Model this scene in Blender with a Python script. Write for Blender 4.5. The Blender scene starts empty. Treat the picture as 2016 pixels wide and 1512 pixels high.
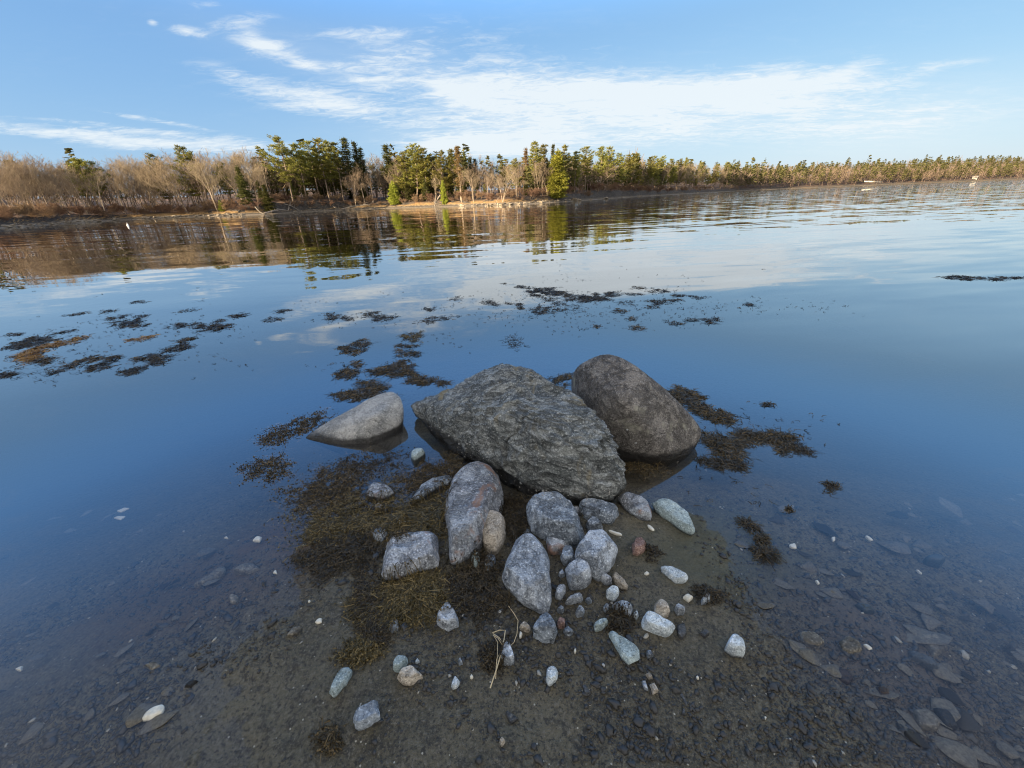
import bpy, bmesh, math, random
import numpy as np
from mathutils import Vector
from mathutils.bvhtree import BVHTree
R_ = math.radians
random.seed(7); rng = np.random.default_rng(7)
SC = bpy.context.scene
COL = SC.collection

# ------------------------------------------------------------------ camera
CAM_H = 1.5; FPX = 773.0; PITCH = R_(25.32); ROLL = R_(2.27)
F0 = np.array([0, math.cos(PITCH), -math.sin(PITCH)])
U0 = np.array([0, math.sin(PITCH), math.cos(PITCH)]); X0 = np.array([1.0, 0, 0])
CU = U0*math.cos(ROLL)+X0*math.sin(ROLL); CR = X0*math.cos(ROLL)-U0*math.sin(ROLL)
cam_d = bpy.data.cameras.new('camera'); cam = bpy.data.objects.new('camera', cam_d); COL.objects.link(cam)
cam_d.sensor_width = 36; cam_d.lens = 36*FPX/2016; cam_d.clip_end = 9000; cam_d.clip_start = .02
from mathutils import Matrix
m = Matrix(((CR[0], CU[0], -F0[0], 0), (CR[1], CU[1], -F0[1], 0), (CR[2], CU[2], -F0[2], CAM_H), (0, 0, 0, 1)))
cam.matrix_world = m
SC.camera = cam

# ------------------------------------------------------------------ sun, sky, exposure
SUN_AZ = R_(-128); SUN_EL = R_(14)
SDIR = Vector((math.sin(SUN_AZ)*math.cos(SUN_EL), math.cos(SUN_AZ)*math.cos(SUN_EL), math.sin(SUN_EL)))
sl = bpy.data.lights.new('sun', 'SUN'); sl.energy = 5.0; sl.angle = R_(.5); sl.color = (1, .80, .55)
so = bpy.data.objects.new('sun', sl); COL.objects.link(so); so.rotation_euler = (-SDIR).to_track_quat('-Z', 'Y').to_euler()
so.location = (-30, -12, 40)
VS = SC.view_settings; VS.view_transform = 'Standard'; VS.look = 'None'; VS.gamma = 1; VS.exposure = 1.92
SKY_STRENGTH = .15

def pix(x, y):
    """direction of a photo pixel (2016x1512) in the world"""
    d = CR*(x-1008)+CU*(756-y)+F0*FPX
    return d/np.linalg.norm(d)
def at(x, y, z=0.0):
    d = pix(x, y); t = (z-CAM_H)/d[2]
    return np.array([d[0]*t, d[1]*t, z])
def horizon(x): return 430-80*x/2016

class NT:
    def __init__(s, nt): s.nt = nt; s.n = nt.nodes; s.l = nt.links
    def node(s, t, ins=None, **kw):
        n = s.n.new(t)
        for k, v in kw.items(): setattr(n, k, v)
        for k, v in (ins or {}).items():
            i = n.inputs[k]
            if isinstance(v, bpy.types.NodeSocket): s.l.new(v, i)
            else: i.default_value = v
        return n
    def math(s, op, a, b=0, c=0, clamp=False):
        n = s.node('ShaderNodeMath', {0: a, 1: b, 2: c}, operation=op); n.use_clamp = clamp; return n.outputs[0]
    def smooth(s, v, a, b):
        n = s.node('ShaderNodeMapRange', {0: v, 1: a, 2: b, 3: 0.0, 4: 1.0}, interpolation_type='SMOOTHSTEP'); return n.outputs[0]
    def mix(s, f, a, b, mode='MIX'):
        n = s.node('ShaderNodeMix', data_type='RGBA', blend_type=mode)
        for i, v in ((0, f), (6, a), (7, b)):
            if isinstance(v, bpy.types.NodeSocket): s.l.new(v, n.inputs[i])
            else: n.inputs[i].default_value = v if i == 0 else (*v[:3], 1)
        return n.outputs[2]
    def noise(s, vec, scale, detail=3, rough=.55, dist=0.0):
        return s.node('ShaderNodeTexNoise', {'Vector': vec, 'Scale': scale, 'Detail': detail, 'Roughness': rough, 'Distortion': dist})
    def vmul(s, vec, k):
        return s.node('ShaderNodeVectorMath', {0: vec, 1: k}, operation='MULTIPLY').outputs[0]

W = bpy.data.worlds.new('World'); SC.world = W; W.use_nodes = True
t = NT(W.node_tree); bg = t.n['Background']; bg.inputs[1].default_value = SKY_STRENGTH
sky = t.node('ShaderNodeTexSky', sky_type='NISHITA', sun_disc=False, sun_elevation=SUN_EL, sun_rotation=SUN_AZ,
             altitude=0, air_density=1.0, dust_density=.35, ozone_density=2.2)
sc_ = t.node('ShaderNodeSeparateColor', {0: sky.outputs[0]})   # the camera's tone curve softens the sky: less contrast towards the horizon
hs = t.node('ShaderNodeCombineColor', {i: t.math('MULTIPLY', t.math('POWER', sc_.outputs[i], g_), k_) for i, g_, k_ in ((0, .62, .355), (1, .45, .575), (2, .20, 1.12))})
tc = t.node('ShaderNodeTexCoord'); sp = t.node('ShaderNodeSeparateXYZ', {0: tc.outputs['Generated']})
X, Y, Z = sp.outputs
AZ = t.math('ARCTAN2', X, Y); EL = t.math('ARCSINE', Z)
zc = t.math('ADD', t.math('MAXIMUM', Z, 0.0), .09)
px_ = t.math('DIVIDE', X, zc); py_ = t.math('DIVIDE', Y, zc)
pl = t.node('ShaderNodeCombineXYZ', {0: px_, 1: py_, 2: 0.0}).outputs[0]
# clouds live on a high sheet: noise on the sheet, placed by compass bearing and elevation
wisp = t.noise(t.vmul(pl, (1.0, 2.2, 1)), 1.5, 7, .62, .6).outputs[0]
fine = t.noise(t.vmul(pl, (1.0, 1.7, 1)), 6.5, 7, .66, .9).outputs[0]
tex = t.math('ADD', t.math('MULTIPLY', wisp, .5), t.math('MULTIPLY', fine, .5))
def azel(x, y):
    d = pix(x, y); return math.atan2(d[0], d[1]), math.asin(d[2])
def blob(x, y, rx, ry, tilt, amt, soft=1.0):
    """a soft elliptical cloud bank: centre given by where it stands in the sky, radii by neighbouring bearings"""
    a, e = azel(x, y)
    a1, e1 = azel(x+rx*math.cos(R_(tilt)), y+rx*math.sin(R_(tilt))); a2, e2 = azel(x-ry*math.sin(R_(tilt)), y+ry*math.cos(R_(tilt)))
    ux, uy = a1-a, e1-e; L1 = math.hypot(ux*math.cos(e), uy); vx, vy = a2-a, e2-e; L2 = math.hypot(vx*math.cos(e), vy)
    th = math.atan2(uy, ux*math.cos(e))
    da = t.math('MULTIPLY', t.math('SUBTRACT', AZ, a), math.cos(e)); de = t.math('SUBTRACT', EL, e)
    p = t.math('ADD', t.math('MULTIPLY', da, math.cos(th)/L1), t.math('MULTIPLY', de, math.sin(th)/L1))
    q = t.math('ADD', t.math('MULTIPLY', da, -math.sin(th)/L2), t.math('MULTIPLY', de, math.cos(th)/L2))
    r2 = t.math('ADD', t.math('MULTIPLY', p, p), t.math('MULTIPLY', q, q))
    g = t.math('EXPONENT', t.math('MULTIPLY', r2, -1.0))
    return t.math('MULTIPLY', g, amt)
BLOBS = [  # x, y, rx, ry, tilt, amount
    (620, 196, 120, 24, 8, .95), (530, 96, 60, 17, 14, .8), (600, 128, 32, 9, 10, .62), (370, 62, 34, 9, 10, .7), (300, 44, 10, 6, 0, .8),
    (480, 40, 60, 18, -10, .45), (410, 8, 30, 8, 0, .5), (720, 66, 85, 14, -4, .55), (800, 95, 80, 22, -12, .4), (735, 162, 60, 14, -6, .5), (700, 130, 60, 12, 0, .3),
    (900, 178, 60, 28, 10, .72), (1080, 175, 240, 42, 2, .75), (1000, 240, 230, 60, 4, .5), (960, 290, 130, 18, 0, .9), (860, 286, 60, 12, -8, .7),
    (1300, 180, 160, 34, -6, .55), (1500, 165, 130, 26, -8, .75), (1670, 142, 60, 16, -12, .8), (1580, 190, 200, 34, -4, .55), (1840, 132, 90, 10, -6, .4),
    (1350, 235, 280, 45, -5, .38), (1750, 245, 300, 34, -8, .28), (940, 70, 130, 40, 10, .22), (1180, 90, 50, 14, 0, .2),
    (180, 270, 240, 13, 7, .8), (420, 284, 170, 14, 3, .85), (150, 240, 80, 5, 5, .4), (270, 232, 70, 5, 10, .45), (360, 246, 60, 5, 10, .4), (320, 262, 90, 6, 4, .4),
    (470, 150, 90, 16, 14, .3), (1440, 258, 150, 16, -4, .2)]
band = t.math('MULTIPLY', t.smooth(EL, R_(15.5), R_(25)), t.smooth(EL, R_(52), R_(28)))   # sky boosted above the view to brighten its reflection in the water
base_sky = t.node('ShaderNodeVectorMath', {0: hs.outputs[0], 1: t.node('ShaderNodeCombineXYZ', {i: t.math('ADD', 1.0, t.math('MULTIPLY', band, q_)) for i, q_ in ((0, .32), (1, .58), (2, .80))}).outputs[0]}, operation='MULTIPLY').outputs[0]
acc = None
for b in BLOBS:
    v = blob(*b); acc = v if acc is None else t.math('ADD', acc, v)
# texture eats into the soft banks
dens = t.math('SUBTRACT', t.math('MULTIPLY', acc, 1.5), t.math('MULTIPLY', t.smooth(tex, .68, .34), 1.25))
dens = t.math('MULTIPLY', t.smooth(dens, -.7, 1.2), t.smooth(acc, .02, .3))
dens = t.math('MULTIPLY', dens, t.smooth(Y, .05, .25))
# thin cirrus over the rest of the vault
cir = t.math('MULTIPLY', t.smooth(tex, .48, .8), .07)
dens = t.math('ADD', dens, t.math('MULTIPLY', cir, t.smooth(Z, .02, .2)), clamp=True)
for b in ((1330, 232, 430, 62, -3, .44), (1000, 275, 240, 40, 0, .46), (1780, 250, 330, 60, -8, .42), (1100, 190, 280, 50, 0, .22), (560, 90, 170, 50, 14, .10), (770, 110, 130, 60, 0, .12)):
    dens = t.math('ADD', dens, t.math('MULTIPLY', blob(*b), t.math('ADD', .2, t.math('MULTIPLY', tex, 1.5))), clamp=True)
fill_veil = t.math('MULTIPLY', t.smooth(t.math('SUBTRACT', t.math('MULTIPLY', tex, .5), Y), -.25, .35), .85)   # added out of view to whiten ambient light: veil of cloud overhead and behind

cl = t.mix(t.math('MULTIPLY', dens, 0.9), t.mix(fill_veil, base_sky, (1.85, 1.75, 1.62)), (1.54, 1.66, 1.73))
t.l.new(cl, bg.inputs[0])

# ------------------------------------------------------------------ numpy noise + mesh helpers
def _h(i, j, k, seed):
    with np.errstate(over='ignore'):
        n = (i.astype(np.int64)*374761393+j.astype(np.int64)*668265263+k.astype(np.int64)*1274126177+seed*974711) & 0xffffffff
        n = ((n ^ (n >> 13))*1274126177) & 0xffffffff
        n = (n ^ (n >> 16)) & 0xffff
    return n/32767.5-1
def vn(P, seed=0):
    P = np.asarray(P, float); I = np.floor(P).astype(np.int64); f = P-I; f = f*f*f*(f*(f*6-15)+10)
    i, j, k = I[:, 0], I[:, 1], I[:, 2]; x, y, z = f[:, 0], f[:, 1], f[:, 2]
    def L(a, b, w): return a+(b-a)*w
    return L(L(L(_h(i, j, k, seed), _h(i+1, j, k, seed), x), L(_h(i, j+1, k, seed), _h(i+1, j+1, k, seed), x), y),
             L(L(_h(i, j, k+1, seed), _h(i+1, j, k+1, seed), x), L(_h(i, j+1, k+1, seed), _h(i+1, j+1, k+1, seed), x), y), z)
def fbm(P, o=4, seed=0, g=.5):
    s = 0; a = 1.0; P = np.asarray(P, float)
    for q in range(o): s = s+a*vn(P, seed+q*17); P = P*2.03+11.3; a *= g
    return s
def mesh_np(name, V, F, smooth=True):
    """F: (n,3) or (n,4) int array or list of such arrays"""
    me = bpy.data.meshes.new(name); Fs = F if isinstance(F, list) else [F]
    V = np.asarray(V, np.float32); me.vertices.add(len(V)); me.vertices.foreach_set('co', V.ravel())
    idx = np.concatenate([f.ravel() for f in Fs]).astype(np.int32)
    cnt = np.concatenate([np.full(len(f), f.shape[1]) for f in Fs]); st = np.concatenate([[0], np.cumsum(cnt)[:-1]]).astype(np.int32)
    me.loops.add(len(idx)); me.loops.foreach_set('vertex_index', idx)
    me.polygons.add(len(cnt)); me.polygons.foreach_set('loop_start', st)
    me.update(calc_edges=True); me.validate()
    if smooth: me.polygons.foreach_set('use_smooth', np.ones(len(me.polygons), bool))
    return me
def link(name, me, mat=None, parent=None, loc=None):
    o = bpy.data.objects.new(name, me); COL.objects.link(o)
    if mat and not me.materials: me.materials.append(mat)
    if parent: o.parent = parent
    if loc is not None: o.location = [float(v) for v in loc]
    return o
def tag(o, label=None, cat=None, group=None, kind=None):
    if label: o['label'] = label
    if cat: o['category'] = cat
    if group: o['group'] = group
    if kind: o['kind'] = kind
    return o
def empty(name, loc):
    o = bpy.data.objects.new(name, None); COL.objects.link(o); o.location = [float(v) for v in loc]; o.empty_display_size = .2; return o
_ico = {}
def ico(n):
    if n not in _ico:
        bm = bmesh.new(); bmesh.ops.create_icosphere(bm, subdivisions=n, radius=1)
        V = np.array([v.co[:] for v in bm.verts]); F = np.array([[v.index for v in f.verts] for f in bm.faces]); bm.free()
        _ico[n] = (V/np.linalg.norm(V, axis=1)[:, None], F)
    return _ico[n]

# ------------------------------------------------------------------ materials
def newmat(name):
    m = bpy.data.materials.new(name); m.use_nodes = True; k = NT(m.node_tree); return m, k, k.n['Principled BSDF']
def stone_mat(name, c1, c2, c3, sc=1.0, bump=.5, rough=.8, spots=None, grain=None, wet=True, crease=.4, wh=.03):
    m, k, p = newmat(name)
    oi = k.node('ShaderNodeObjectInfo'); tcx = k.node('ShaderNodeTexCoord')
    vec = k.node('ShaderNodeVectorMath', {0: tcx.outputs['Object'], 1: k.node('ShaderNodeCombineXYZ', {0: k.math('MULTIPLY', oi.outputs['Random'], 9.0)}).outputs[0]}, operation='ADD').outputs[0]
    gv = k.vmul(vec, grain) if grain else vec
    n1 = k.noise(gv, 6*sc, 6, .62, .1).outputs[0]; n2 = k.noise(gv, 34*sc, 7, .74, .0).outputs[0]; n3 = k.noise(vec, 120*sc, 3, .6).outputs[0]
    cr = k.smooth(k.math('ABSOLUTE', k.math('SUBTRACT', k.noise(gv, 8*sc, 7, .66, .15).outputs[0], .5)), .0, .055)   # 0 in the creases
    c = k.mix(k.smooth(n1, .40, .60), c1, c2)
    c = k.mix(k.math('MULTIPLY', k.smooth(n2, .50, .70), .65), c, c3)
    c = k.mix(k.math('MULTIPLY', k.smooth(n2, .44, .30), .9), c, tuple(v*.30 for v in c1))
    c = k.mix(k.math('MULTIPLY', k.smooth(n3, .54, .70), .6), c, tuple(min(1, v*1.5) for v in c3))
    c = k.mix(k.math('MULTIPLY', k.smooth(n3, .46, .32), .7), c, tuple(v*.25 for v in c1))
    c = k.mix(k.math('MULTIPLY', k.math('SUBTRACT', 1.0, cr), crease), c, tuple(v*.22 for v in c1))
    if spots:
        n4 = k.noise(vec, spots[1], 3, .6, .5).outputs[0]
        c = k.mix(k.smooth(n4, spots[2], spots[2]+.1), c, spots[0])
    val = k.math('ADD', 1.2, k.math('MULTIPLY', oi.outputs['Random'], .30))
    c = k.mix(1.0, c, k.node('ShaderNodeCombineXYZ', {0: val, 1: val, 2: val}).outputs[0], 'MULTIPLY')
    rg = rough
    if wet:  # stones are wet and dark with algae up to a little above the waterline
        pz = k.node('ShaderNodeSeparateXYZ', {0: k.node('ShaderNodeNewGeometry').outputs['Position']}).outputs[2]
        wl = k.math('ADD', pz, k.math('MULTIPLY', k.math('SUBTRACT', n1, .5), .05))
        wf = k.smooth(wl, wh, wh*.4)
        c = k.mix(wf, c, k.mix(.9, c, (.012, .010, .008)))
        rg = k.math('SUBTRACT', rough, k.math('MULTIPLY', wf, rough-.3))
    k.l.new(c, p.inputs['Base Color'])
    if isinstance(rg, float): p.inputs['Roughness'].default_value = rg
    else: k.l.new(rg, p.inputs['Roughness'])
    p.inputs['Specular IOR Level'].default_value = .35
    hsum = k.math('ADD', k.math('ADD', n2, k.math('MULTIPLY', cr, .5)), k.math('MULTIPLY', n3, .15))
    k.l.new(k.node('ShaderNodeBump', {'Strength': bump, 'Distance': .022/sc, 'Height': hsum}).outputs[0], p.inputs['Normal'])
    return m
M = {}
M['blue'] = stone_mat('blue_grey_stone', (.165, .19, .215), (.32, .36, .395), (.55, .58, .60), bump=1.0)
M['grey'] = stone_mat('grey_granite', (.21, .232, .252), (.37, .395, .415), (.58, .60, .61), sc=1.2, bump=.8)
M['pale'] = stone_mat('pale_stone', (.34, .38, .39), (.50, .545, .54), (.66, .69, .67), sc=1.5, crease=.3)
M['pink'] = stone_mat('pink_granite', (.19, .20, .215), (.34, .36, .375), (.56, .57, .58), bump=.8, spots=((.30, .19, .14), 7, .57))
M['tan'] = stone_mat('tan_stone', (.27, .23, .175), (.38, .33, .26), (.50, .45, .37), sc=1.3, crease=.4)
M['green'] = stone_mat('greenish_stone', (.21, .26, .255), (.32, .38, .365), (.46, .51, .48), sc=1.5, rough=.65, bump=.35, crease=.3)
M['dark'] = stone_mat('dark_slate', (.055, .058, .06), (.085, .085, .085), (.14, .14, .13), sc=1.2, rough=.45)
M['red'] = stone_mat('rusty_stone', (.17, .10, .08), (.26, .16, .125), (.36, .27, .22), sc=1.4)
M['cobble'] = stone_mat('submerged_cobble', (.075, .068, .055), (.135, .12, .09), (.20, .18, .14), sc=1.2, wet=False, bump=.4, rough=.6)
M['schist'] = stone_mat('foliated_schist', (.125, .134, .128), (.235, .242, .225), (.41, .415, .39), sc=.85, bump=.7, rough=.7, grain=(.8, 1.5, 2.4), spots=((.24, .205, .13), 4.2, .60), crease=.6, wh=.10)
M['boulder'] = stone_mat('brown_granite_boulder', (.13, .116, .10), (.22, .198, .172), (.35, .322, .28), sc=1.0, bump=.9, spots=((.32, .30, .235), 4.5, .585), crease=.35, wh=.085)
M['whale'] = stone_mat('light_granite_boulder', (.20, .20, .19), (.31, .30, .275), (.42, .405, .365), sc=1.1, bump=.4, crease=.3, wh=.055)
def plain(name, col, rough=.7, var=.3, sc=30, trans=0):
    m, k, p = newmat(name); tcx = k.node('ShaderNodeTexCoord')
    n = k.noise(tcx.outputs['Object'], sc, 4).outputs[0]
    c = k.mix(k.smooth(n, .3, .7), tuple(v*(1-var) for v in col), tuple(min(1, v*(1+var)) for v in col))
    k.l.new(c, p.inputs['Base Color']); p.inputs['Roughness'].default_value = rough; p.inputs['Specular IOR Level'].default_value = .3
    return m
M['shell'] = plain('shell', (.70, .66, .54), .45, .15, 60)
M['barn'] = plain('barnacle', (.45, .43, .38), .7, .15, 200)
M['snail'] = plain('snail', (.42, .42, .40), .5, .2, 90)
M['straw'] = plain('straw', (.62, .50, .30), .6, .2, 60)
M['drift'] = plain('driftwood', (.23, .20, .165), .8, .3, 3)
def weed_mat(name, c1, c2, c3):
    m, k, p = newmat(name); g = k.node('ShaderNodeNewGeometry')
    r = k.node('ShaderNodeValToRGB', {0: g.outputs['Random Per Island']}); e = r.color_ramp.elements
    e[0].color = (*c1, 1); e[1].color = (*c3, 1); x = e.new(.55); x.color = (*c2, 1)
    k.l.new(r.outputs[0], p.inputs['Base Color']); p.inputs['Roughness'].default_value = .40; p.inputs['Specular IOR Level'].default_value = .3
    return m
M['weed'] = weed_mat('brown_rockweed', (.022, .017, .008), (.052, .038, .016), (.19, .13, .055))
M['weedgold'] = weed_mat('golden_rockweed', (.12, .06, .014), (.28, .145, .03), (.42, .24, .06))
M['weedolive'] = weed_mat('olive_rockweed', (.035, .027, .010), (.085, .064, .022), (.24, .175, .07))
M['weedblack'] = weed_mat('black_seaweed', (.018, .014, .008), (.039, .030, .016), (.10, .074, .038))
# gravel: each pebble its own tint
gm, k, p = newmat('mixed_gravel'); g = k.node('ShaderNodeNewGeometry')
r = k.node('ShaderNodeValToRGB', {0: g.outputs['Random Per Island']}); r.color_ramp.interpolation = 'CONSTANT'; e = r.color_ramp.elements
for pos, c in ((.0, (.048, .046, .042)), (.12, (.085, .076, .056)), (.36, (.12, .105, .075)), (.58, (.165, .14, .098)), (.74, (.22, .20, .16)), (.84, (.13, .085, .06)), (.885, (.26, .25, .22)), (.955, (.38, .36, .30)), (.985, (.62, .60, .52))):
    if pos == 0: e[0].color = (*c, 1)
    elif pos == .985: e[1].position = pos; e[1].color = (*c, 1)
    else: q = e.new(pos); q.color = (*c, 1)
tcx = k.node('ShaderNodeTexCoord'); nn = k.noise(tcx.outputs['Object'], 120, 3).outputs[0]
k.l.new(k.mix(k.math('MULTIPLY', k.smooth(nn, .4, .65), .5), r.outputs[0], k.mix(.5, r.outputs[0], (.0, .0, .0))), p.inputs['Base Color']); p.inputs['Roughness'].default_value = .5
M['gravel'] = gm
# beach: silty wet sand with grit
bm_, k, p = newmat('wet_silty_sand'); tcx = k.node('ShaderNodeTexCoord'); vec = tcx.outputs['Object']
n1 = k.noise(vec, 2.2, 5, .6).outputs[0]; n2 = k.noise(vec, 22, 5, .7).outputs[0]; n3 = k.noise(vec, 190, 3, .7).outputs[0]; n4 = k.noise(vec, 75, 2, .6).outputs[0]
c = k.mix(k.smooth(n1, .35, .65), (.100, .085, .050), (.160, .136, .083))
c = k.mix(k.math('MULTIPLY', k.smooth(n2, .47, .66), .7), c, (.040, .036, .028))
n5 = k.noise(vec, 85, 5, .75).outputs[0]
c = k.mix(k.math('MULTIPLY', k.smooth(n5, .50, .66), .85), c, (.21, .185, .135))
c = k.mix(k.math('MULTIPLY', k.smooth(n5, .48, .34), .9), c, (.022, .021, .018))
c = k.mix(k.math('MULTIPLY', k.smooth(n3, .56, .70), .7), c, (.27, .24, .18))
c = k.mix(k.math('MULTIPLY', k.smooth(n4, .44, .33), .8), c, (.035, .031, .024))
vor = k.node('ShaderNodeTexVoronoi', {'Vector': vec, 'Scale': 62.0}); cellr = k.node('ShaderNodeSeparateColor', {0: vor.outputs['Color']})
fl = k.math('MULTIPLY', k.math('LESS_THAN', vor.outputs['Distance'], .17), k.math('GREATER_THAN', cellr.outputs[0], .93))
c = k.mix(fl, c, (.5, .47, .38))
def stain(c, x, y, rx, ry, col, amt):   # algae and rust stains on the bed
    u = k.node('ShaderNodeVectorMath', {0: k.node('ShaderNodeVectorMath', {0: vec, 1: (x, y, 0)}, operation='SUBTRACT').outputs[0], 1: (1/rx, 1/ry, 0)}, operation='MULTIPLY').outputs[0]
    r_ = k.math('ADD', k.node('ShaderNodeVectorMath', {0: u}, operation='LENGTH').outputs['Value'], k.math('MULTIPLY', k.math('SUBTRACT', n1, .5), 1.6))
    return k.mix(k.math('MULTIPLY', k.smooth(r_, 1.2, .3), amt), c, col)
c = stain(c, -1.0, 1.62, .5, .28, (.17, .09, .035), .75); c = stain(c, -1.5, 1.25, .6, .35, (.12, .075, .045), .6); c = stain(c, .9, 1.3, .5, .3, (.10, .10, .055), .6); c = stain(c, 1.3, .8, .4, .4, (.13, .10, .08), .6)
k.l.new(c, p.inputs['Base Color']); p.inputs['Specular IOR Level'].default_value = .5
k.l.new(k.math('ADD', .34, k.math('MULTIPLY', n2, .45)), p.inputs['Roughness'])
k.l.new(k.node('ShaderNodeBump', {'Strength': 1.0, 'Distance': .011, 'Height': k.math('ADD', k.math('ADD', n2, n5), k.math('MULTIPLY', n3, .5))}).outputs[0], p.inputs['Normal'])
M['sand'] = bm_
M['bed'] = plain('lake_bed', (.03, .03, .025), .9)
# far land: beach, bank soil with painted shade, leaf litter
lm, k, p = newmat('shore_land'); g = k.node('ShaderNodeNewGeometry'); sep = k.node('ShaderNodeSeparateXYZ', {0: g.outputs['Position']})
n1 = k.noise(g.outputs['Position'], .25, 5, .65).outputs[0]; n2 = k.noise(g.outputs['Position'], 1.6, 5, .7).outputs[0]
zz = k.math('ADD', sep.outputs[2], k.math('MULTIPLY', k.math('SUBTRACT', n2, .5), .7))
c = k.mix(k.smooth(n2, .35, .65), (.13, .105, .075), (.24, .20, .145))
c = k.mix(k.smooth(zz, .35, .7), c, k.mix(k.smooth(n2, .4, .6), (.22, .13, .05), (.31, .20, .08)))
c = k.mix(k.math('MULTIPLY', k.smooth(k.math('ABSOLUTE', k.math('SUBTRACT', zz, .30)), .16, .05), .8), c, (.05, .04, .03))   # wrack line
c = k.mix(k.smooth(zz, .9, 1.5), c, k.mix(k.smooth(n1, .4, .62), (.065, .048, .034), (.15, .082, .045)))
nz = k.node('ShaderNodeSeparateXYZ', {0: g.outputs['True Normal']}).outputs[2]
c = k.mix(k.math('MULTIPLY', k.smooth(nz, .93, .80), k.smooth(zz, .3, .6)), c, k.mix(k.smooth(n2, .42, .6), (.03, .026, .022), (.075, .064, .052)))   # steep bank's soil darkened to stand for the shadow on it
k.l.new(c, p.inputs['Base Color']); p.inputs['Roughness'].default_value = .95
k.l.new(k.node('ShaderNodeBump', {'Strength': .6, 'Distance': .5, 'Height': n2}).outputs[0], p.inputs['Normal'])
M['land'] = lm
def leaf_mat(name, c1, c2, tr=.35):
    m = bpy.data.materials.new(name); m.use_nodes = True; k = NT(m.node_tree); p = k.n['Principled BSDF']; k.n.remove(p)
    g = k.node('ShaderNodeNewGeometry'); oi = k.node('ShaderNodeObjectInfo')
    c = k.mix(g.outputs['Random Per Island'], c1, c2)
    hv = k.node('ShaderNodeHueSaturation', {'Hue': k.math('ADD', .485, k.math('MULTIPLY', oi.outputs['Random'], .03)), 'Saturation': 1.0, 'Value': k.math('ADD', .75, k.math('MULTIPLY', oi.outputs['Random'], .5)), 'Color': c}).outputs[0]
    d = k.node('ShaderNodeBsdfDiffuse', {'Color': hv}); tr_ = k.node('ShaderNodeBsdfTranslucent', {'Color': hv})
    mx = k.node('ShaderNodeMixShader', {0: tr, 1: d.outputs[0], 2: tr_.outputs[0]}); k.l.new(mx.outputs[0], k.n['Material Output'].inputs[0]); return m
M['pine'] = leaf_mat('pine_needles', (.10, .108, .028), (.245, .225, .06))
M['farpine'] = leaf_mat('distant_conifer_needles', (.05, .055, .024), (.135, .122, .048))
M['spruce'] = leaf_mat('spruce_needles', (.05, .062, .022), (.11, .11, .036))
M['cedar'] = leaf_mat('yellow_green_needles', (.17, .19, .03), (.31, .32, .06))
M['dead'] = leaf_mat('brown_needles', (.13, .085, .045), (.20, .13, .065))
M['bark'] = plain('grey_brown_bark', (.20, .155, .115), .9, .35, 2)
M['birch'] = plain('pale_bark', (.37, .30, .22), .8, .25, 2)
M['twig'] = leaf_mat('bare_twigs', (.16, .127, .092), (.28, .22, .158), .0)
M['brush'] = leaf_mat('brush_twigs', (.13, .085, .06), (.26, .17, .11), .0)

# ------------------------------------------------------------------ the near ground
def ground_z(x, y):
    x = np.asarray(x, float); y = np.asarray(y, float)
    P = np.stack([x*1.3, y*1.3, np.zeros_like(x)], 1)
    w = .56+.10*np.clip(1.0-y, -1, 1)-.10*np.clip(y-1.0, 0, 2)+.10*vn(P*1.5, 3)
    xc = .02+.05*np.clip(y-.6, 0, 2)-.05
    lat = np.maximum(0, np.abs(x-xc)-w)
    z = .030-.07*lat-.10*np.maximum(0, lat-.7)-.20*np.maximum(0, y-1.5)+.03*np.maximum(0, .5-y)
    z = np.minimum(z, .034+.05*np.maximum(0, .4-y))
    z += .012*fbm(P*1.6, 3, 5)+.0045*fbm(P*9, 3, 9)+.0022*fbm(P*34, 2, 11)
    return z
def grid_mesh(name, xs, ys, zf):
    Xg, Yg = np.meshgrid(xs, ys); x = Xg.ravel(); y = Yg.ravel(); V = np.stack([x, y, zf(x, y)], 1)
    nx, ny = len(xs), len(ys); i = (np.arange(ny-1)[:, None]*nx+np.arange(nx-1)[None]).ravel()
    return V, np.stack([i, i+1, i+nx+1, i+nx], 1)
def warp(a, b, n, pw):  # denser near 0
    u = np.linspace(-1, 1, n); s = np.sign(u)*np.abs(u)**pw; return np.where(s < 0, -a*s*-1, b*s)
xs = np.concatenate([-np.geomspace(9, 1.7, 60)[:-1], np.linspace(-1.7, 1.7, 380), np.geomspace(1.7, 9, 60)[1:]])
ys = np.concatenate([np.linspace(-3, .45, 24)[:-1], np.linspace(.45, 2.5, 240), np.geomspace(2.5, 11, 60)[1:]])
V, F = grid_mesh('beach', xs, ys, ground_z)
edge = np.maximum(np.abs(V[:, 0])/9, V[:, 1]/11); V[:, 2] -= np.clip((edge-.8)/.2, 0, 1)*1.2
V[:, 2] = np.maximum(V[:, 2], -1.95)
beach_me = mesh_np('beach', V, F); beach = tag(link('beach', beach_me, M['sand']), 'dark wet silty sand and grit sloping into clear shallow water', None, None, 'structure')
beach_bvh = BVHTree.FromPolygons([tuple(v) for v in V.tolist()], F.tolist())
def gz1(x, y): return float(ground_z(np.array([x]), np.array([y]))[0])
me = mesh_np('lake_bed', np.array([(-3500, -60, -2.0), (3500, -60, -2.0), (3500, 4000, -2.0), (-3500, 4000, -2.0)]), np.array([[0, 1, 2, 3]]))
tag(link('lake_bed', me, M['bed']), 'dark bed of the inlet under deep water', None, None, 'structure')

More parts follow.
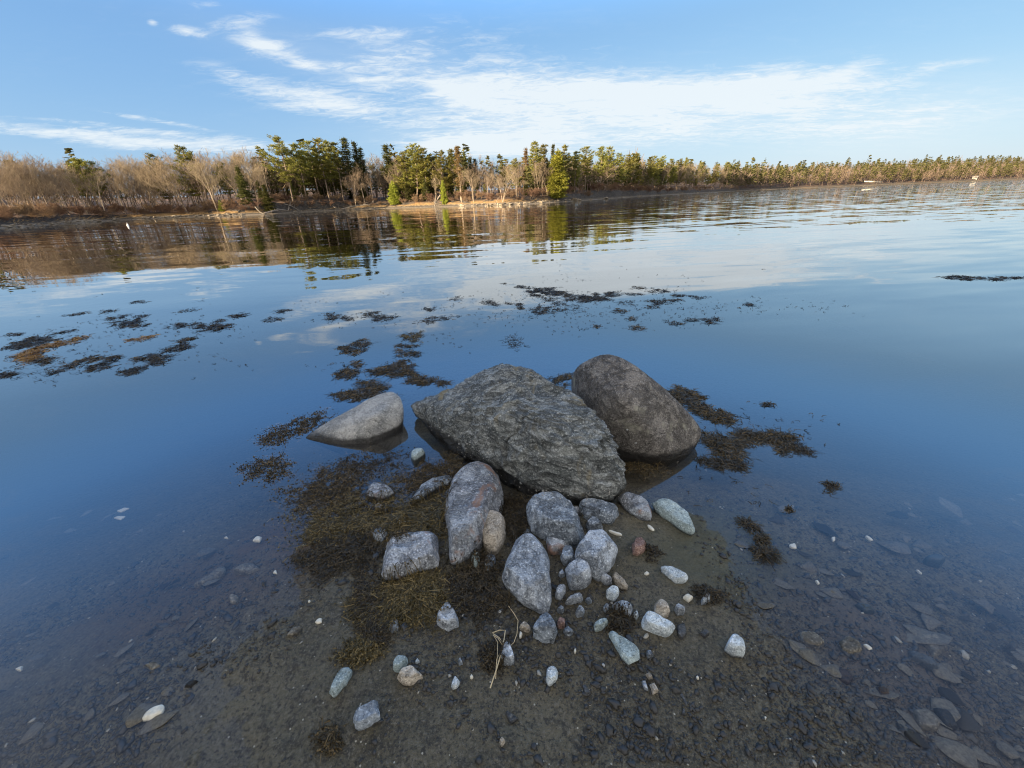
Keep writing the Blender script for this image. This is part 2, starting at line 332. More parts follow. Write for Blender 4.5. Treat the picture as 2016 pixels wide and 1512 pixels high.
# ------------------------------------------------------------------ water
wm = bpy.data.materials.new('calm_water'); wm.use_nodes = True; k = NT(wm.node_tree); k.n.remove(k.n['Principled BSDF'])
g = k.node('ShaderNodeNewGeometry'); P = g.outputs['Position']; sp = k.node('ShaderNodeSeparateXYZ', {0: P})
dist = k.node('ShaderNodeVectorMath', {0: P}, operation='LENGTH').outputs['Value']
rot = k.node('ShaderNodeVectorRotate', {'Vector': P, 'Angle': R_(-7)}, rotation_type='Z_AXIS').outputs[0]
def slope(scale_v, sc, det, seed):
    v = k.node('ShaderNodeVectorMath', {0: k.vmul(rot, scale_v), 1: (seed, seed*2.0, seed*.7)}, operation='ADD').outputs[0]
    n = k.noise(v, sc, det, .5, .3); s = k.node('ShaderNodeSeparateColor', {0: n.outputs['Color']})
    return k.math('SUBTRACT', s.outputs[0], .5), k.math('SUBTRACT', s.outputs[1], .5)
ax, ay = slope((.28, 1.0, 1), 2.1, 2, 3.0)       # ripples
bx, by = slope((.22, 1.0, 1), .62, 2, 9.0)       # longer undulations
cx_, cy_ = slope((1, 1, 1), .09, 2, 17.0)        # patches of breeze
breeze = k.smooth(k.math('ADD', cx_, k.math('MULTIPLY', sp.outputs[0], .007)), -.05, .25)
far = k.smooth(dist, 3.0, 18.0)
vfar = k.smooth(k.math('ADD', dist, k.math('MULTIPLY', sp.outputs[0], .9)), 70.0, 420.0)
amp = k.math('ADD', .011, k.math('MULTIPLY', far, k.math('ADD', .022, k.math('MULTIPLY', breeze, .11))))
amp = k.math('ADD', amp, k.math('MULTIPLY', vfar, .12))
amp = k.math('ADD', amp, k.math('MULTIPLY', k.math('MULTIPLY', k.smooth(k.math('SUBTRACT', sp.outputs[0], k.math('MULTIPLY', dist, .12)), -.5, 5.0), k.smooth(dist, 3.2, 8.0)), .05))
ampb = k.math('ADD', .040, k.math('MULTIPLY', far, .045))
sy_ = k.math('ADD', k.math('MULTIPLY', ay, amp), k.math('MULTIPLY', by, ampb))
sx_ = k.math('MULTIPLY', k.math('ADD', k.math('MULTIPLY', ax, amp), k.math('MULTIPLY', bx, ampb)), .4)
N = k.node('ShaderNodeVectorMath', {0: k.node('ShaderNodeCombineXYZ', {0: sx_, 1: sy_, 2: 1.0}).outputs[0]}, operation='NORMALIZE').outputs[0]
cosi = k.math('ABSOLUTE', k.node('ShaderNodeVectorMath', {0: N, 1: g.outputs['Incoming']}, operation='DOT_PRODUCT').outputs['Value'])
fres = k.math('ADD', .02, k.math('MULTIPLY', .98, k.math('POWER', k.math('SUBTRACT', 1.0, cosi, clamp=True), 2.85)))
gl = k.node('ShaderNodeBsdfGlossy', {'Color': (1, 1, 1, 1), 'Roughness': 0.0, 'Normal': N}); tr = k.node('ShaderNodeBsdfTransparent')
mx = k.node('ShaderNodeMixShader', {0: fres, 1: tr.outputs[0], 2: gl.outputs[0]})
k.l.new(mx.outputs[0], k.n['Material Output'].inputs['Surface'])
va = k.node('ShaderNodeVolumeAbsorption', {'Color': (.42, .38, .30, 1), 'Density': 1.05}); k.l.new(va.outputs[0], k.n['Material Output'].inputs['Volume'])
def box_mesh(name, x0, x1, y0, y1, z0, z1):
    V = [(x, y, z) for z in (z0, z1) for y in (y0, y1) for x in (x0, x1)]
    return mesh_np(name, np.array(V), np.array([[0, 2, 3, 1], [4, 5, 7, 6], [0, 1, 5, 4], [2, 6, 7, 3], [0, 4, 6, 2], [1, 3, 7, 5]]), False)
tag(link('water', box_mesh('water', -3400, 3400, -8, 3900, -2.6, 0), wm), 'calm blue inlet water mirroring the wooded shore', None, None, 'structure')

# ------------------------------------------------------------------ stones
def hull_planes(P):
    bm = bmesh.new()
    for p in P: bm.verts.new(p)
    bmesh.ops.convex_hull(bm, input=bm.verts[:]); bm.normal_update()
    c = P.mean(0); seen = {}
    for f in bm.faces:
        n = np.array(f.normal[:]); 
        if np.linalg.norm(n) < .5: continue
        h = float(n@(np.array(f.calc_center_median()[:])-c))
        if h < 0: n, h = -n, -h
        seen[tuple(np.round(np.append(n, h), 2))] = (n, max(h, 1e-4))
    bm.free(); N = np.array([v[0] for v in seen.values()]); H = np.array([v[1] for v in seen.values()])
    return c, N, H
ALL_V, ALL_F, _off = [], [], 0
def hull_stone(P, sub, pw=11, grow=1.03, disp=None, seed=0, cuts=0):
    """rounded convex body through points P, returns centre, local verts, faces"""
    P = np.asarray(P, float); mid = P.mean(0); A = P-mid
    w, E = np.linalg.eigh(A.T@A); S = np.sqrt(np.maximum(w/len(P), 1e-8)); Q = (A@E)/S
    c, N, H = hull_planes(Q); D, F = ico(sub)
    if cuts:   # broken faces
        rc = np.random.default_rng(seed+500); K = rc.normal(size=(cuts, 3)); K /= np.linalg.norm(K, axis=1)[:, None]; sup = ((Q-c)@K.T).max(0); N = np.concatenate([N, K]); H = np.concatenate([H, sup*rc.uniform(.76, .94, cuts)])
    B = np.maximum(0, D@N.T)/H; r = (B**pw).sum(1)**(-1/pw)
    Vq = c+D*r[:, None]*grow; V = (Vq*S)@E.T; 
    ctr = (c*S)@E.T; 
    if disp is not None:
        size = np.cbrt(np.prod(S)); 
        nrm = (((D*r[:, None])/S)@E.T); nrm = V-ctr; nrm = nrm/np.linalg.norm(nrm, axis=1)[:, None]
        V = V+nrm*disp(V+mid, size, seed)[:, None]
    if np.linalg.det(E) < 0: F = F[:, ::-1]
    return mid, V, F
def d_std(P, s, seed):
    f = 1/(1.5*s)
    return fbm(P*f+seed*3.1, 2, seed)*.09*s+fbm(P*f*4+seed, 3, seed+5)*.035*s-np.abs(vn(P*f*1.5+seed, seed+2))*.10*s+.03*s
def d_smooth(P, s, seed): return fbm(P/s*.7+seed, 2, seed)*.05*s+fbm(P/s*6+seed, 2, seed+3)*.008*s
def d_layer(P, s, seed):
    Q = P+.07*np.stack([vn(P*5, 1), vn(P*5, 2), vn(P*5, 3)], 1)+.015*np.stack([vn(P*19, 4), vn(P*19, 5), vn(P*19, 6)], 1)
    a, b, c = Q@np.array([.90, -.30, -.30]), Q@np.array([.15, .85, -.5]), Q@np.array([.38, .42, .82])
    r = 1-np.abs(vn(np.stack([a*6, b*17, c*17], 1), 5)); r2 = 1-np.abs(vn(np.stack([a*14, b*38, c*38], 1), 15))
    st = np.floor(c*9+.5*vn(P*4, 3)); st = (c*9-st)
    return fbm(P*2.0, 3, 7)*.045+(r**2-.4)*.034*(.5+.9*np.clip(vn(P*3.1, 44)+.4, 0, 1))+(r2**2-.4)*.016*(.3+np.clip(vn(P*4+7, 45)+.5, 0, 1.2))+fbm(P*9, 3, 9)*.010-.022*np.clip(np.abs(vn(np.stack([a*1.2, b*6.5, c*8.5], 1), 61))*-10+1, 0, 1)
def d_block(P, s, seed):
    Q = P+.02*np.stack([vn(P*12, 1), vn(P*12, 2), vn(P*12, 3)], 1)
    r = np.abs(vn(np.stack([Q[:, 0]*9+seed, Q[:, 1]*9, Q[:, 2]*30+Q[:, 0]*14], 1), seed))
    return d_std(P, s, seed)-r*.06*s
def add_stone(name, mid, V, F, mat, label, cat, group=None, keep=True):
    global _off
    o = link(name, mesh_np(name, V, F), mat, None, mid); tag(o, label, cat, group)
    if keep: ALL_V.append(V+mid); ALL_F.append(F+_off); _off += len(V)
    return o
def big(name, pts, extra, mat, label, sub, pw, disp, seed, grow=1.02, cat='boulder'):
    P = [at(*p) for p in pts]+[np.array(e) for e in extra]
    mid, V, F = hull_stone(P, sub, pw, grow, disp, seed); return add_stone(name, mid, V, F, mat, label, cat)
BOULDER = big('boulder', [(786, 796, .10), (845, 776, .21), (940, 737, .37), (990, 714, .47), (1062, 738, .46), (1130, 770, .42), (1190, 812, .37), (1222, 868, .29), (1240, 926, .16), (1242, 968, .11),
     (1200, 984, .09), (1120, 979, .09), (1035, 959, .09), (960, 912, .09), (890, 870, .085), (815, 815, .08), (1090, 840, .44), (1000, 820, .40), (1170, 900, .31)],
    [(-.38, 2.35, -.3), (.1, 1.75, -.3), (.38, 1.75, -.3), (-.35, 2.9, -.3), (.25, 2.8, -.3), (.5, 2.3, -.3), (.15, 2.75, .2)], M['schist'],
    'largest boulder of layered grey schist with wrinkled ridges in the middle', 8, 15, d_layer, 4, 1.01)
big('boulder', [(1120, 745, .30), (1142, 712, .48), (1190, 688, .58), (1242, 702, .56), (1292, 745, .45), (1340, 790, .32), (1398, 846, .11), (1390, 872, .05), (1302, 896, .08), (1240, 880, .1), (1190, 830, .2), (1225, 790, .43), (1160, 760, .42)],
    [(.55, 2.15, -.3), (.95, 2.1, -.3), (.9, 2.6, -.3), (.5, 2.7, -.3), (.55, 2.75, .2), (.9, 2.5, .15)], M['boulder'],
    'smooth brown egg-shaped boulder leaning behind the layered boulder', 7, 13, d_smooth, 9, 1.06)
big('boulder', [(590, 863, .0), (634, 833, .07), (684, 805, .13), (734, 778, .19), (772, 768, .2), (790, 779, .19), (798, 800, .13), (788, 831, .06), (778, 843, .035), (734, 868, .01), (684, 877, .0), (634, 873, .0), (740, 815, .18)],
    [(-1.22, 2.42, -.22), (-.98, 2.30, -.22), (-.86, 2.46, -.22), (-1.0, 2.72, -.2), (-.95, 2.70, .06)], M['whale'],
    'pale smooth wedge-shaped boulder poking from the water left of the layered boulder', 7, 15, d_smooth, 12, 1.03)

REG = {'R5': (560, 650, 4.032), 'R6': (1000, 650, 4.032), 'R7': (600, 900, 4.32), 'R8': (950, 900, 4.289), 'A': (600, 1150, 4.178), 'B': (1000, 1150, 4.032),
       'C': (1450, 1000, 2.952), 'D': (0, 1000, 2.953), 'E': (0, 560, 3.6), 'F': (600, 560, 3.6), 'G': (940, 500, 3.6), 'H': (1300, 720, 3.6), 'P': (0, 0, 1)}
def rp(reg, x, y): a, b, s = REG[reg]; return a+x/s, b+y/s
def stone(reg, pts, h, mat, label, name='stone', cat='stone', group=None, disp=d_std, pw=10, z0=None, top=.76, sub=None, sink=.3):
    px = [rp(reg, *p) for p in pts]; cx = sum(p[0] for p in px)/len(px); cy = sum(p[1] for p in px)/len(px)
    g = at(cx, cy, 0.0); zg = (gz1(g[0], g[1])-(.55*h if mat in ('cobble', 'dark') or 'cobble' in label else 0)) if z0 is None else z0
    if zg < -.015 and mat not in ('shell', 'cobble', 'dark', 'red') and 'cobble' not in label and 'under' not in label: h += -.015-zg; h0 = h; sink = .1   # stands on the bed and breaks the surface
    zm = zg+h*(.42 if zg > -.015 else .6); mid = np.array([at(x, y, zm) for x, y in px]); c = mid.mean(0)
    P = list(mid)
    for q in mid:
        v = c+(q-c)*top; v[2] = zg+h; P.append(v); v2 = c+(q-c)*.86; v2[2] = zg-h*sink; P.append(v2)
    ext = max(p[0] for p in px)-min(p[0] for p in px); seed = int(cx*7+cy) % 97
    sub = sub or (6 if ext > 55 else 5 if ext > 22 else 4)
    mm, V, F = hull_stone(P, sub, pw, 1.04 if disp is not d_std else 1.055, disp, seed, 0 if disp is d_smooth else 9)
    return add_stone(name, mm, V, F, M[mat], label, cat, group)
ST = [
 ('R7', [(1400, 100), (1500, 70), (1600, 110), (1690, 240), (1680, 400), (1660, 500), (1560, 560), (1480, 700), (1380, 830), (1240, 885), (1200, 800), (1185, 680), (1220, 560), (1185, 480), (1200, 380), (1260, 230)], .20, 'pink', 'tall blue grey rock with pink patches leaning below the layered boulder'),
 ('R7', [(1530, 500), (1610, 490), (1690, 530), (1707, 600), (1690, 690), (1620, 800), (1540, 760), (1485, 650), (1500, 580)], .11, 'tan', 'tan oval stone leaning on the tall pink-patched rock'),
 ('R7', [(645, 900), (690, 720), (770, 685), (900, 690), (1030, 620), (1130, 690), (1145, 800), (1140, 900), (1000, 930), (880, 950), (780, 1000), (660, 1000)], .12, 'pink', 'broad speckled grey stone half wrapped in brown rockweed'),
 ('R7', [(500, 330), (580, 250), (650, 238), (760, 290), (770, 320), (700, 350), (640, 385), (560, 370)], .07, 'pink', 'pinkish brown stone at the edge of the rockweed left of the heap'),
 ('R7', [(895, 390), (960, 320), (980, 260), (1080, 200), (1180, 165), (1290, 170), (1250, 220), (1100, 260), (1040, 340), (960, 390)], .07, 'blue', 'long narrow blue grey stone lying in rockweed beside the tall rock'),
 ('R5', [(1000, 1045), (1015, 1010), (1070, 985), (1125, 990), (1130, 1010), (1080, 1055), (1030, 1082)], .08, 'green', 'small smooth oval stone standing in water between the pale wedge boulder and the tall rock'),
 ('R7', [(590, 430), (630, 400), (670, 420), (660, 460), (610, 470)], .05, 'tan', 'small pale tan stone below the pinkish brown stone'),
 ('R7', [(670, 440), (700, 415), (722, 450), (690, 480)], .04, 'grey', 'tiny grey pebble beside the small pale tan stone'),
 ('R7', [(555, 650), (640, 600), (715, 640), (650, 715), (600, 700)], .05, 'blue', 'small bluish stone buried in rockweed left of the speckled stone'),
 ('R7', [(790, 520), (840, 495), (885, 520), (870, 570), (800, 575)], .05, 'pale', 'small whitish stone in rockweed above the speckled stone'),
 ('R7', [(1415, 860), (1440, 805), (1500, 815), (1490, 880), (1455, 925), (1425, 905)], .05, 'green', 'smooth greenish pebble at the foot of the tan oval stone'),
 ('R7', [(1525, 900), (1560, 830), (1630, 850), (1620, 900), (1560, 960), (1530, 940)], .045, 'blue', 'rough blue pebble right of the smooth greenish pebble'),
 ('R7', [(1120, 1380), (1150, 1320), (1220, 1240), (1290, 1330), (1305, 1420), (1220, 1460), (1140, 1430)], .07, 'grey', 'pale grey stone among black seaweed below the brown rockweed'),
 ('R7', [(720, 1470), (770, 1385), (800, 1400), (790, 1460), (740, 1500)], .04, 'blue', 'small dull stone under the lower fringe of the brown rockweed'),
 ('R8', [(355, 500), (380, 390), (460, 330), (540, 325), (640, 370), (740, 430), (840, 530), (895, 620), (880, 690), (760, 720), (640, 680), (500, 650), (390, 600)], .17, 'blue', 'large cracked blue grey stone with slanting layers in front of the layered boulder'),
 ('R8', [(250, 760), (300, 690), (420, 660), (510, 690), (540, 780), (570, 950), (582, 1100), (575, 1240), (510, 1280), (420, 1240), (330, 1200), (270, 1110), (155, 1010), (200, 890)], .12, 'grey', 'big flat-topped trapezoid grey stone nearest the sand'),
 ('R8', [(780, 790), (860, 700), (950, 625), (1030, 630), (1090, 700), (1145, 790), (1090, 880), (1040, 950), (990, 1000), (930, 940), (860, 900), (780, 870)], .14, 'grey', 'angular grey stone with a dark hollow right of the flat-topped stone'),
 ('R8', [(705, 940), (760, 890), (850, 900), (910, 950), (940, 1000), (880, 1060), (800, 1105), (740, 1080), (715, 1010)], .11, 'grey', 'rounded grey stone with a pinkish base below the angular stone'),
 ('R8', [(655, 850), (690, 775), (740, 765), (775, 830), (770, 890), (700, 905), (665, 880)], .08, 'blue', 'small mauve grey stone squeezed beside the angular stone'),
 ('R8', [(810, 420), (850, 380), (960, 390), (1060, 420), (1165, 465), (1080, 550), (980, 520), (870, 480)], .10, 'blue', 'purplish grey stone tucked under the front lip of the layered boulder'),
 ('R8', [(1140, 345), (1200, 325), (1290, 350), (1390, 410), (1430, 470), (1425, 525), (1340, 520), (1240, 470)], .10, 'pink', 'mottled oval stone in shallow water at the right end of the layered boulder'),
 ('R8', [(1420, 395), (1500, 362), (1560, 370), (1640, 430), (1720, 500), (1800, 560), (1808, 610), (1775, 645), (1680, 600), (1560, 510), (1470, 450)], .09, 'green', 'long pale slab standing in water farthest right of the stone heap'),
 ('R8', [(870, 570), (910, 530), (960, 530), (1020, 595), (960, 615), (900, 620)], .06, 'blue', 'wedge-shaped stone above the angular stone'),
 ('R8', [(540, 690), (620, 690), (740, 745), (680, 780), (600, 800), (550, 780)], .06, 'pink', 'low stone pinned under the cracked blue grey stone'),
 ('R8', [(750, 440), (800, 435), (830, 470), (790, 490)], .05, 'pink', 'small pinkish stone between the cracked stone and the purplish stone'),
 ('R8', [(850, 500), (890, 482), (920, 510), (890, 530)], .05, 'blue', 'small wet stone below the purplish stone'),
 ('R8', [(1265, 740), (1270, 705), (1340, 697), (1385, 740), (1370, 785), (1310, 817), (1270, 800)], .06, 'red', 'grey and rust red pebble in water right of the heap'),
 ('R8', [(1505, 930), (1580, 930), (1650, 960), (1740, 1010), (1720, 1050), (1640, 1065), (1620, 1020), (1520, 970)], .04, 'pale', 'pale flat hooked stone just breaking the water right of the angular stone'),
 ('R8', [(985, 1020), (1020, 990), (1080, 1020), (1100, 1060), (1040, 1065)], .045, 'pink', 'small dark pink pebble under the tip of the angular stone'),
 ('R8', [(1085, 1000), (1120, 975), (1230, 1090), (1220, 1115), (1170, 1110), (1110, 1060)], .045, 'tan', 'narrow tan pebble slanting at the waterline by the angular stone'),
 ('R8', [(1045, 1130), (1090, 1100), (1145, 1115), (1150, 1160), (1110, 1210), (1050, 1180)], .05, 'pale', 'pale round pebble below the narrow tan pebble'),
 ('R8', [(615, 1140), (640, 1095), (700, 1090), (705, 1130), (650, 1200), (615, 1180)], .045, 'grey', 'half buried pebble right of the flat-topped stone'),
 ('R8', [(700, 1225), (760, 1170), (820, 1150), (850, 1190), (840, 1210), (720, 1232)], .045, 'grey', 'wedge-shaped light pebble in the sand below the rounded pink-based stone'),
 ('R8', [(785, 1310), (820, 1255), (865, 1300), (850, 1330), (800, 1335)], .04, 'blue', 'small pyramid-shaped pebble on sand'),
 ('R8', [(1090, 1260), (1140, 1235), (1220, 1235), (1270, 1280), (1250, 1335), (1180, 1310)], .05, 'blue', 'bluish white oblong stone beside the small black weed tuft'),
 ('R8', [(1015, 1280), (1045, 1240), (1070, 1270), (1040, 1310)], .035, 'blue', 'small blue pebble left of the bluish white oblong stone'),
 ('R8', [(1455, 1250), (1500, 1225), (1550, 1240), (1580, 1310), (1520, 1340), (1450, 1310)], .06, 'tan', 'yellowish stone under shallow water behind the pale kidney-shaped stone'),
 ('R8', [(1335, 1390), (1370, 1320), (1440, 1330), (1500, 1370), (1600, 1410), (1628, 1450), (1600, 1490), (1540, 1500), (1450, 1460), (1360, 1430)], .06, 'pale', 'pale kidney-shaped stone at the right waterline'),
 ('R8', [(1615, 1280), (1640, 1250), (1710, 1290), (1700, 1320), (1640, 1315)], .05, 'grey', 'grey pebble ringed by water right of the yellowish stone'),
 ('R8', [(1845, 1210), (1880, 1170), (1930, 1190), (1915, 1215), (1850, 1240)], .05, 'blue', 'small blue pebble in water beside the cream shell'),
 ('B', [(180, 390), (240, 280), (285, 250), (320, 255), (360, 310), (400, 400), (380, 440), (280, 430)], .09, 'blue', 'pyramid-shaped blue grey stone on sand below the flat-topped stone'),
 ('B', [(90, 345), (125, 305), (185, 345), (165, 380)], .035, 'tan', 'tan block-shaped pebble left of the pyramid-shaped stone'),
 ('B', [(385, 310), (410, 270), (455, 290), (450, 340), (400, 345)], .04, 'red', 'reddish pebble right of the pyramid-shaped stone'),
 ('B', [(440, 370), (480, 345), (520, 380), (490, 405), (445, 400)], .035, 'blue', 'small bluish pebble below the reddish pebble'),
 ('B', [(680, 330), (715, 295), (790, 285), (800, 310), (740, 355), (690, 365)], .045, 'green', 'light green pebble left of the small black weed tuft'),
 ('R8', [(340, 640), (370, 612), (410, 640), (390, 660)], .04, 'blue', 'small bluish pebble above the flat-topped stone'),
 ('R8', [(640, 985), (680, 960), (700, 1000), (660, 1015)], .035, 'blue', 'dark small pebble left of the rounded pink-based stone'),
 ('R8', [(865, 1210), (900, 1195), (925, 1220), (890, 1240)], .03, 'blue', 'dull pebble right of the wedge-shaped light pebble'),
 ('R8', [(255, 660), (275, 630), (300, 660), (280, 700)], .04, 'blue', 'narrow grey pebble wedged above the flat-topped stone'),
 ('R8', [(625, 1285), (655, 1262), (690, 1280), (680, 1305), (635, 1305)], .03, 'blue', 'low blue pebble between the flat-topped stone and the small pyramid-shaped pebble'),
 ('R8', [(1270, 1340), (1300, 1308), (1318, 1340), (1300, 1368)], .035, 'pale', 'small pale pebble between the oblong and kidney-shaped stones'),
 ('R8', [(850, 760), (880, 740), (900, 760), (880, 780)], .03, 'grey', 'tiny pebble in the gap left of the angular stone'),
 ('A', [(190, 890), (250, 790), (300, 700), (370, 680), (390, 720), (340, 820), (240, 925)], .04, 'green', 'long pale bluish finger-shaped stone on the left of the sand'),
 ('A', [(385, 1200), (410, 1080), (450, 1020), (540, 1010), (600, 955), (612, 1030), (620, 1090), (540, 1120), (430, 1210)], .05, 'blue', 'two-tone slab with a pale top edge and dark side at the bottom of the sand'),
 ('A', [(720, 700), (730, 640), (770, 595), (850, 605), (840, 650), (780, 710)], .045, 'green', 'smooth plain grey pebble resting against the tan-green lumpy pebble'),
 ('A', [(760, 770), (800, 710), (880, 685), (940, 720), (970, 750), (900, 800), (830, 830)], .05, 'tan', 'tan-green lumpy pebble on sand'),
 ('A', [(905, 645), (930, 615), (950, 640), (920, 660)], .02, 'pale', 'tiny white pebble right of the smooth plain grey pebble'),
 ('A', [(1200, 840), (1240, 760), (1275, 800), (1260, 850), (1215, 862)], .03, 'pale', 'small egg-shaped pale pebble alone on the middle of the sand'),
 ('A', [(1260, 640), (1280, 610), (1300, 650), (1270, 660)], .025, 'blue', 'little blue pebble above the egg-shaped pale pebble'),
 ('A', [(1600, 640), (1650, 490), (1690, 500), (1735, 640), (1670, 660)], .06, 'grey', 'speckled grey stone under the dry grass stalks'),
 ('A', [(1650, 1070), (1660, 1050), (1700, 1100), (1770, 1125), (1690, 1165)], .03, 'dark', 'black triangular chip of slate low on the sand'),
 ('A', [(1600, 1290), (1625, 1265), (1650, 1290), (1620, 1330)], .025, 'tan', 'orange tan snail-sized pebble below the black triangular chip'),
 ('B', [(1715, 510), (1760, 420), (1800, 415), (1870, 470), (1890, 555), (1780, 555)], .07, 'pale', 'pale smooth triangular stone standing alone in shallow water on the right'),
 ('B', [(300, 760), (310, 690), (355, 660), (400, 700), (390, 760), (320, 800)], .045, 'pale', 'pale bluish pebble with a dark base right of the dry grass stalks'),
 ('B', [(795, 400), (820, 370), (870, 430), (960, 450), (1040, 500), (1045, 590), (960, 635), (900, 580), (860, 490)], .03, 'green', 'flat greenish slate slab lying in the sand below the small black weed tuft'),
 ('B', [(1090, 540), (1130, 530), (1160, 570), (1110, 590)], .025, 'blue', 'small round pebble right of the flat slate slab'),
 ('B', [(1090, 720), (1120, 705), (1155, 750), (1120, 755)], .02, 'tan', 'upper of the small tan pebbles clustered on bare sand'),
 ('B', [(1125, 800), (1160, 785), (1195, 850), (1150, 870)], .025, 'tan', 'lower right of the small tan pebbles clustered on bare sand'),
 ('B', [(1060, 770), (1090, 770), (1115, 850), (1080, 830)], .02, 'grey', 'grey flake beside the small tan pebbles'),
 ('B', [(585, 810), (610, 800), (665, 880), (640, 900), (600, 860)], .022, 'dark', 'dark oval mussel-like pebble right of the pale bluish pebble'),
 ('B', [(1360, 880), (1380, 870), (1435, 970), (1410, 980)], .018, 'dark', 'long dark sliver of slate in thin water'),
 ('B', [(1385, 990), (1400, 985), (1410, 1050), (1380, 1040)], .018, 'dark', 'short dark sliver of slate below the long one'),
 ('B', [(1510, 400), (1580, 365), (1600, 410), (1560, 440)], .03, 'dark', 'dark triangular stone under water right of the kidney-shaped stone'),
 ('B', [(1340, 330), (1400, 310), (1420, 400), (1380, 450), (1340, 430)], .03, 'dark', 'dark upright stone under water touching the kidney-shaped stone'),
 ('C', [(980, 830), (1060, 850), (1150, 890), (1185, 950), (1100, 930), (1000, 880)], .06, 'pale', 'pale speckled long cobble under water at the far right'),
 ('C', [(1085, 290), (1150, 277), (1220, 300), (1190, 330), (1110, 315)], .07, 'green', 'faint pale green cobble deep under the blue water on the right'),
 ('C', [(1565, 800), (1600, 780), (1640, 810), (1610, 840)], .05, 'tan', 'orange tan cobble under water at the right edge'),
 ('C', [(580, 930), (640, 940), (685, 1000), (650, 1035), (590, 1000)], .04, 'red', 'reddish brown cobble under water on the edge of the sand'),
 ('C', [(800, 1040), (880, 1050), (890, 1095), (830, 1095)], .04, 'red', 'dark red flat cobble right of the reddish brown cobble'),
 ('C', [(580, 790), (640, 740), (720, 780), (740, 840), (660, 865), (600, 830)], .05, 'cobble', 'broad dark cobble under water beside the white shell chip'),
 ('C', [(355, 720), (450, 720), (520, 790), (480, 825), (380, 790)], .05, 'cobble', 'broad dark cobble under water left of the one with the white shell chip'),
 ('C', [(1000, 1170), (1100, 1170), (1190, 1260), (1170, 1310), (1060, 1280)], .05, 'cobble', 'big dark cobble low on the right beside its darker twin'),
 ('C', [(1130, 1160), (1230, 1180), (1290, 1290), (1210, 1290)], .05, 'dark', 'darker twin of the big cobble low on the right'),
 ('C', [(1040, 740), (1150, 730), (1230, 830), (1150, 870)], .06, 'cobble', 'wide flat dark cobble above the pale speckled long cobble'),
 ('C', [(680, 560), (760, 565), (810, 610), (740, 615)], .05, 'green', 'grey green flat cobble under water in the middle of the right shallows'),
 ('D', [(1330, 520), (1350, 500), (1395, 520), (1380, 560), (1340, 560)], .04, 'cobble', 'round dark cobble in the left shallows near the bare silt'),
 ('D', [(840, 920), (900, 895), (950, 920), (890, 960)], .04, 'cobble', 'dark cobble in the left shallows above the oyster shell'),
 ('D', [(1070, 1050), (1110, 1010), (1160, 1005), (1110, 1050)], .04, 'dark', 'slanting black cobble right of the oyster shell'),
 ('D', [(1330, 370), (1450, 310), (1530, 360), (1450, 390)], .05, 'cobble', 'wide dark slab under water in front of the golden weed stain'),
 ('D', [(1110, 460), (1200, 400), (1310, 330), (1310, 380), (1200, 450)], .05, 'cobble', 'long dark slab left of the wide dark slab'),
 ('D', [(1660, 760), (1700, 710), (1770, 690), (1740, 750)], .04, 'cobble', 'slanting slab half sunk in bare silt left of the rockweed'),
]
for s in ST:
    s = (s[0], s[1], s[2]*.80, *s[3:])
    lay = 'layers' in s[4] or 'slab' in s[4] or 'tall blue' in s[4]
    under = s[3] in ('cobble',) or 'cobble' in s[4]
    stone(*s, name='cobble' if under else 'pebble' if 'pebble' in s[4] or 'chip' in s[4] else 'stone', cat='cobble' if under else 'pebble' if 'pebble' in s[4] else 'stone',
          disp=d_block if lay else d_smooth if ('smooth' in s[4] or under) else d_std, pw=9 if under or 'smooth' in s[4] else 26)
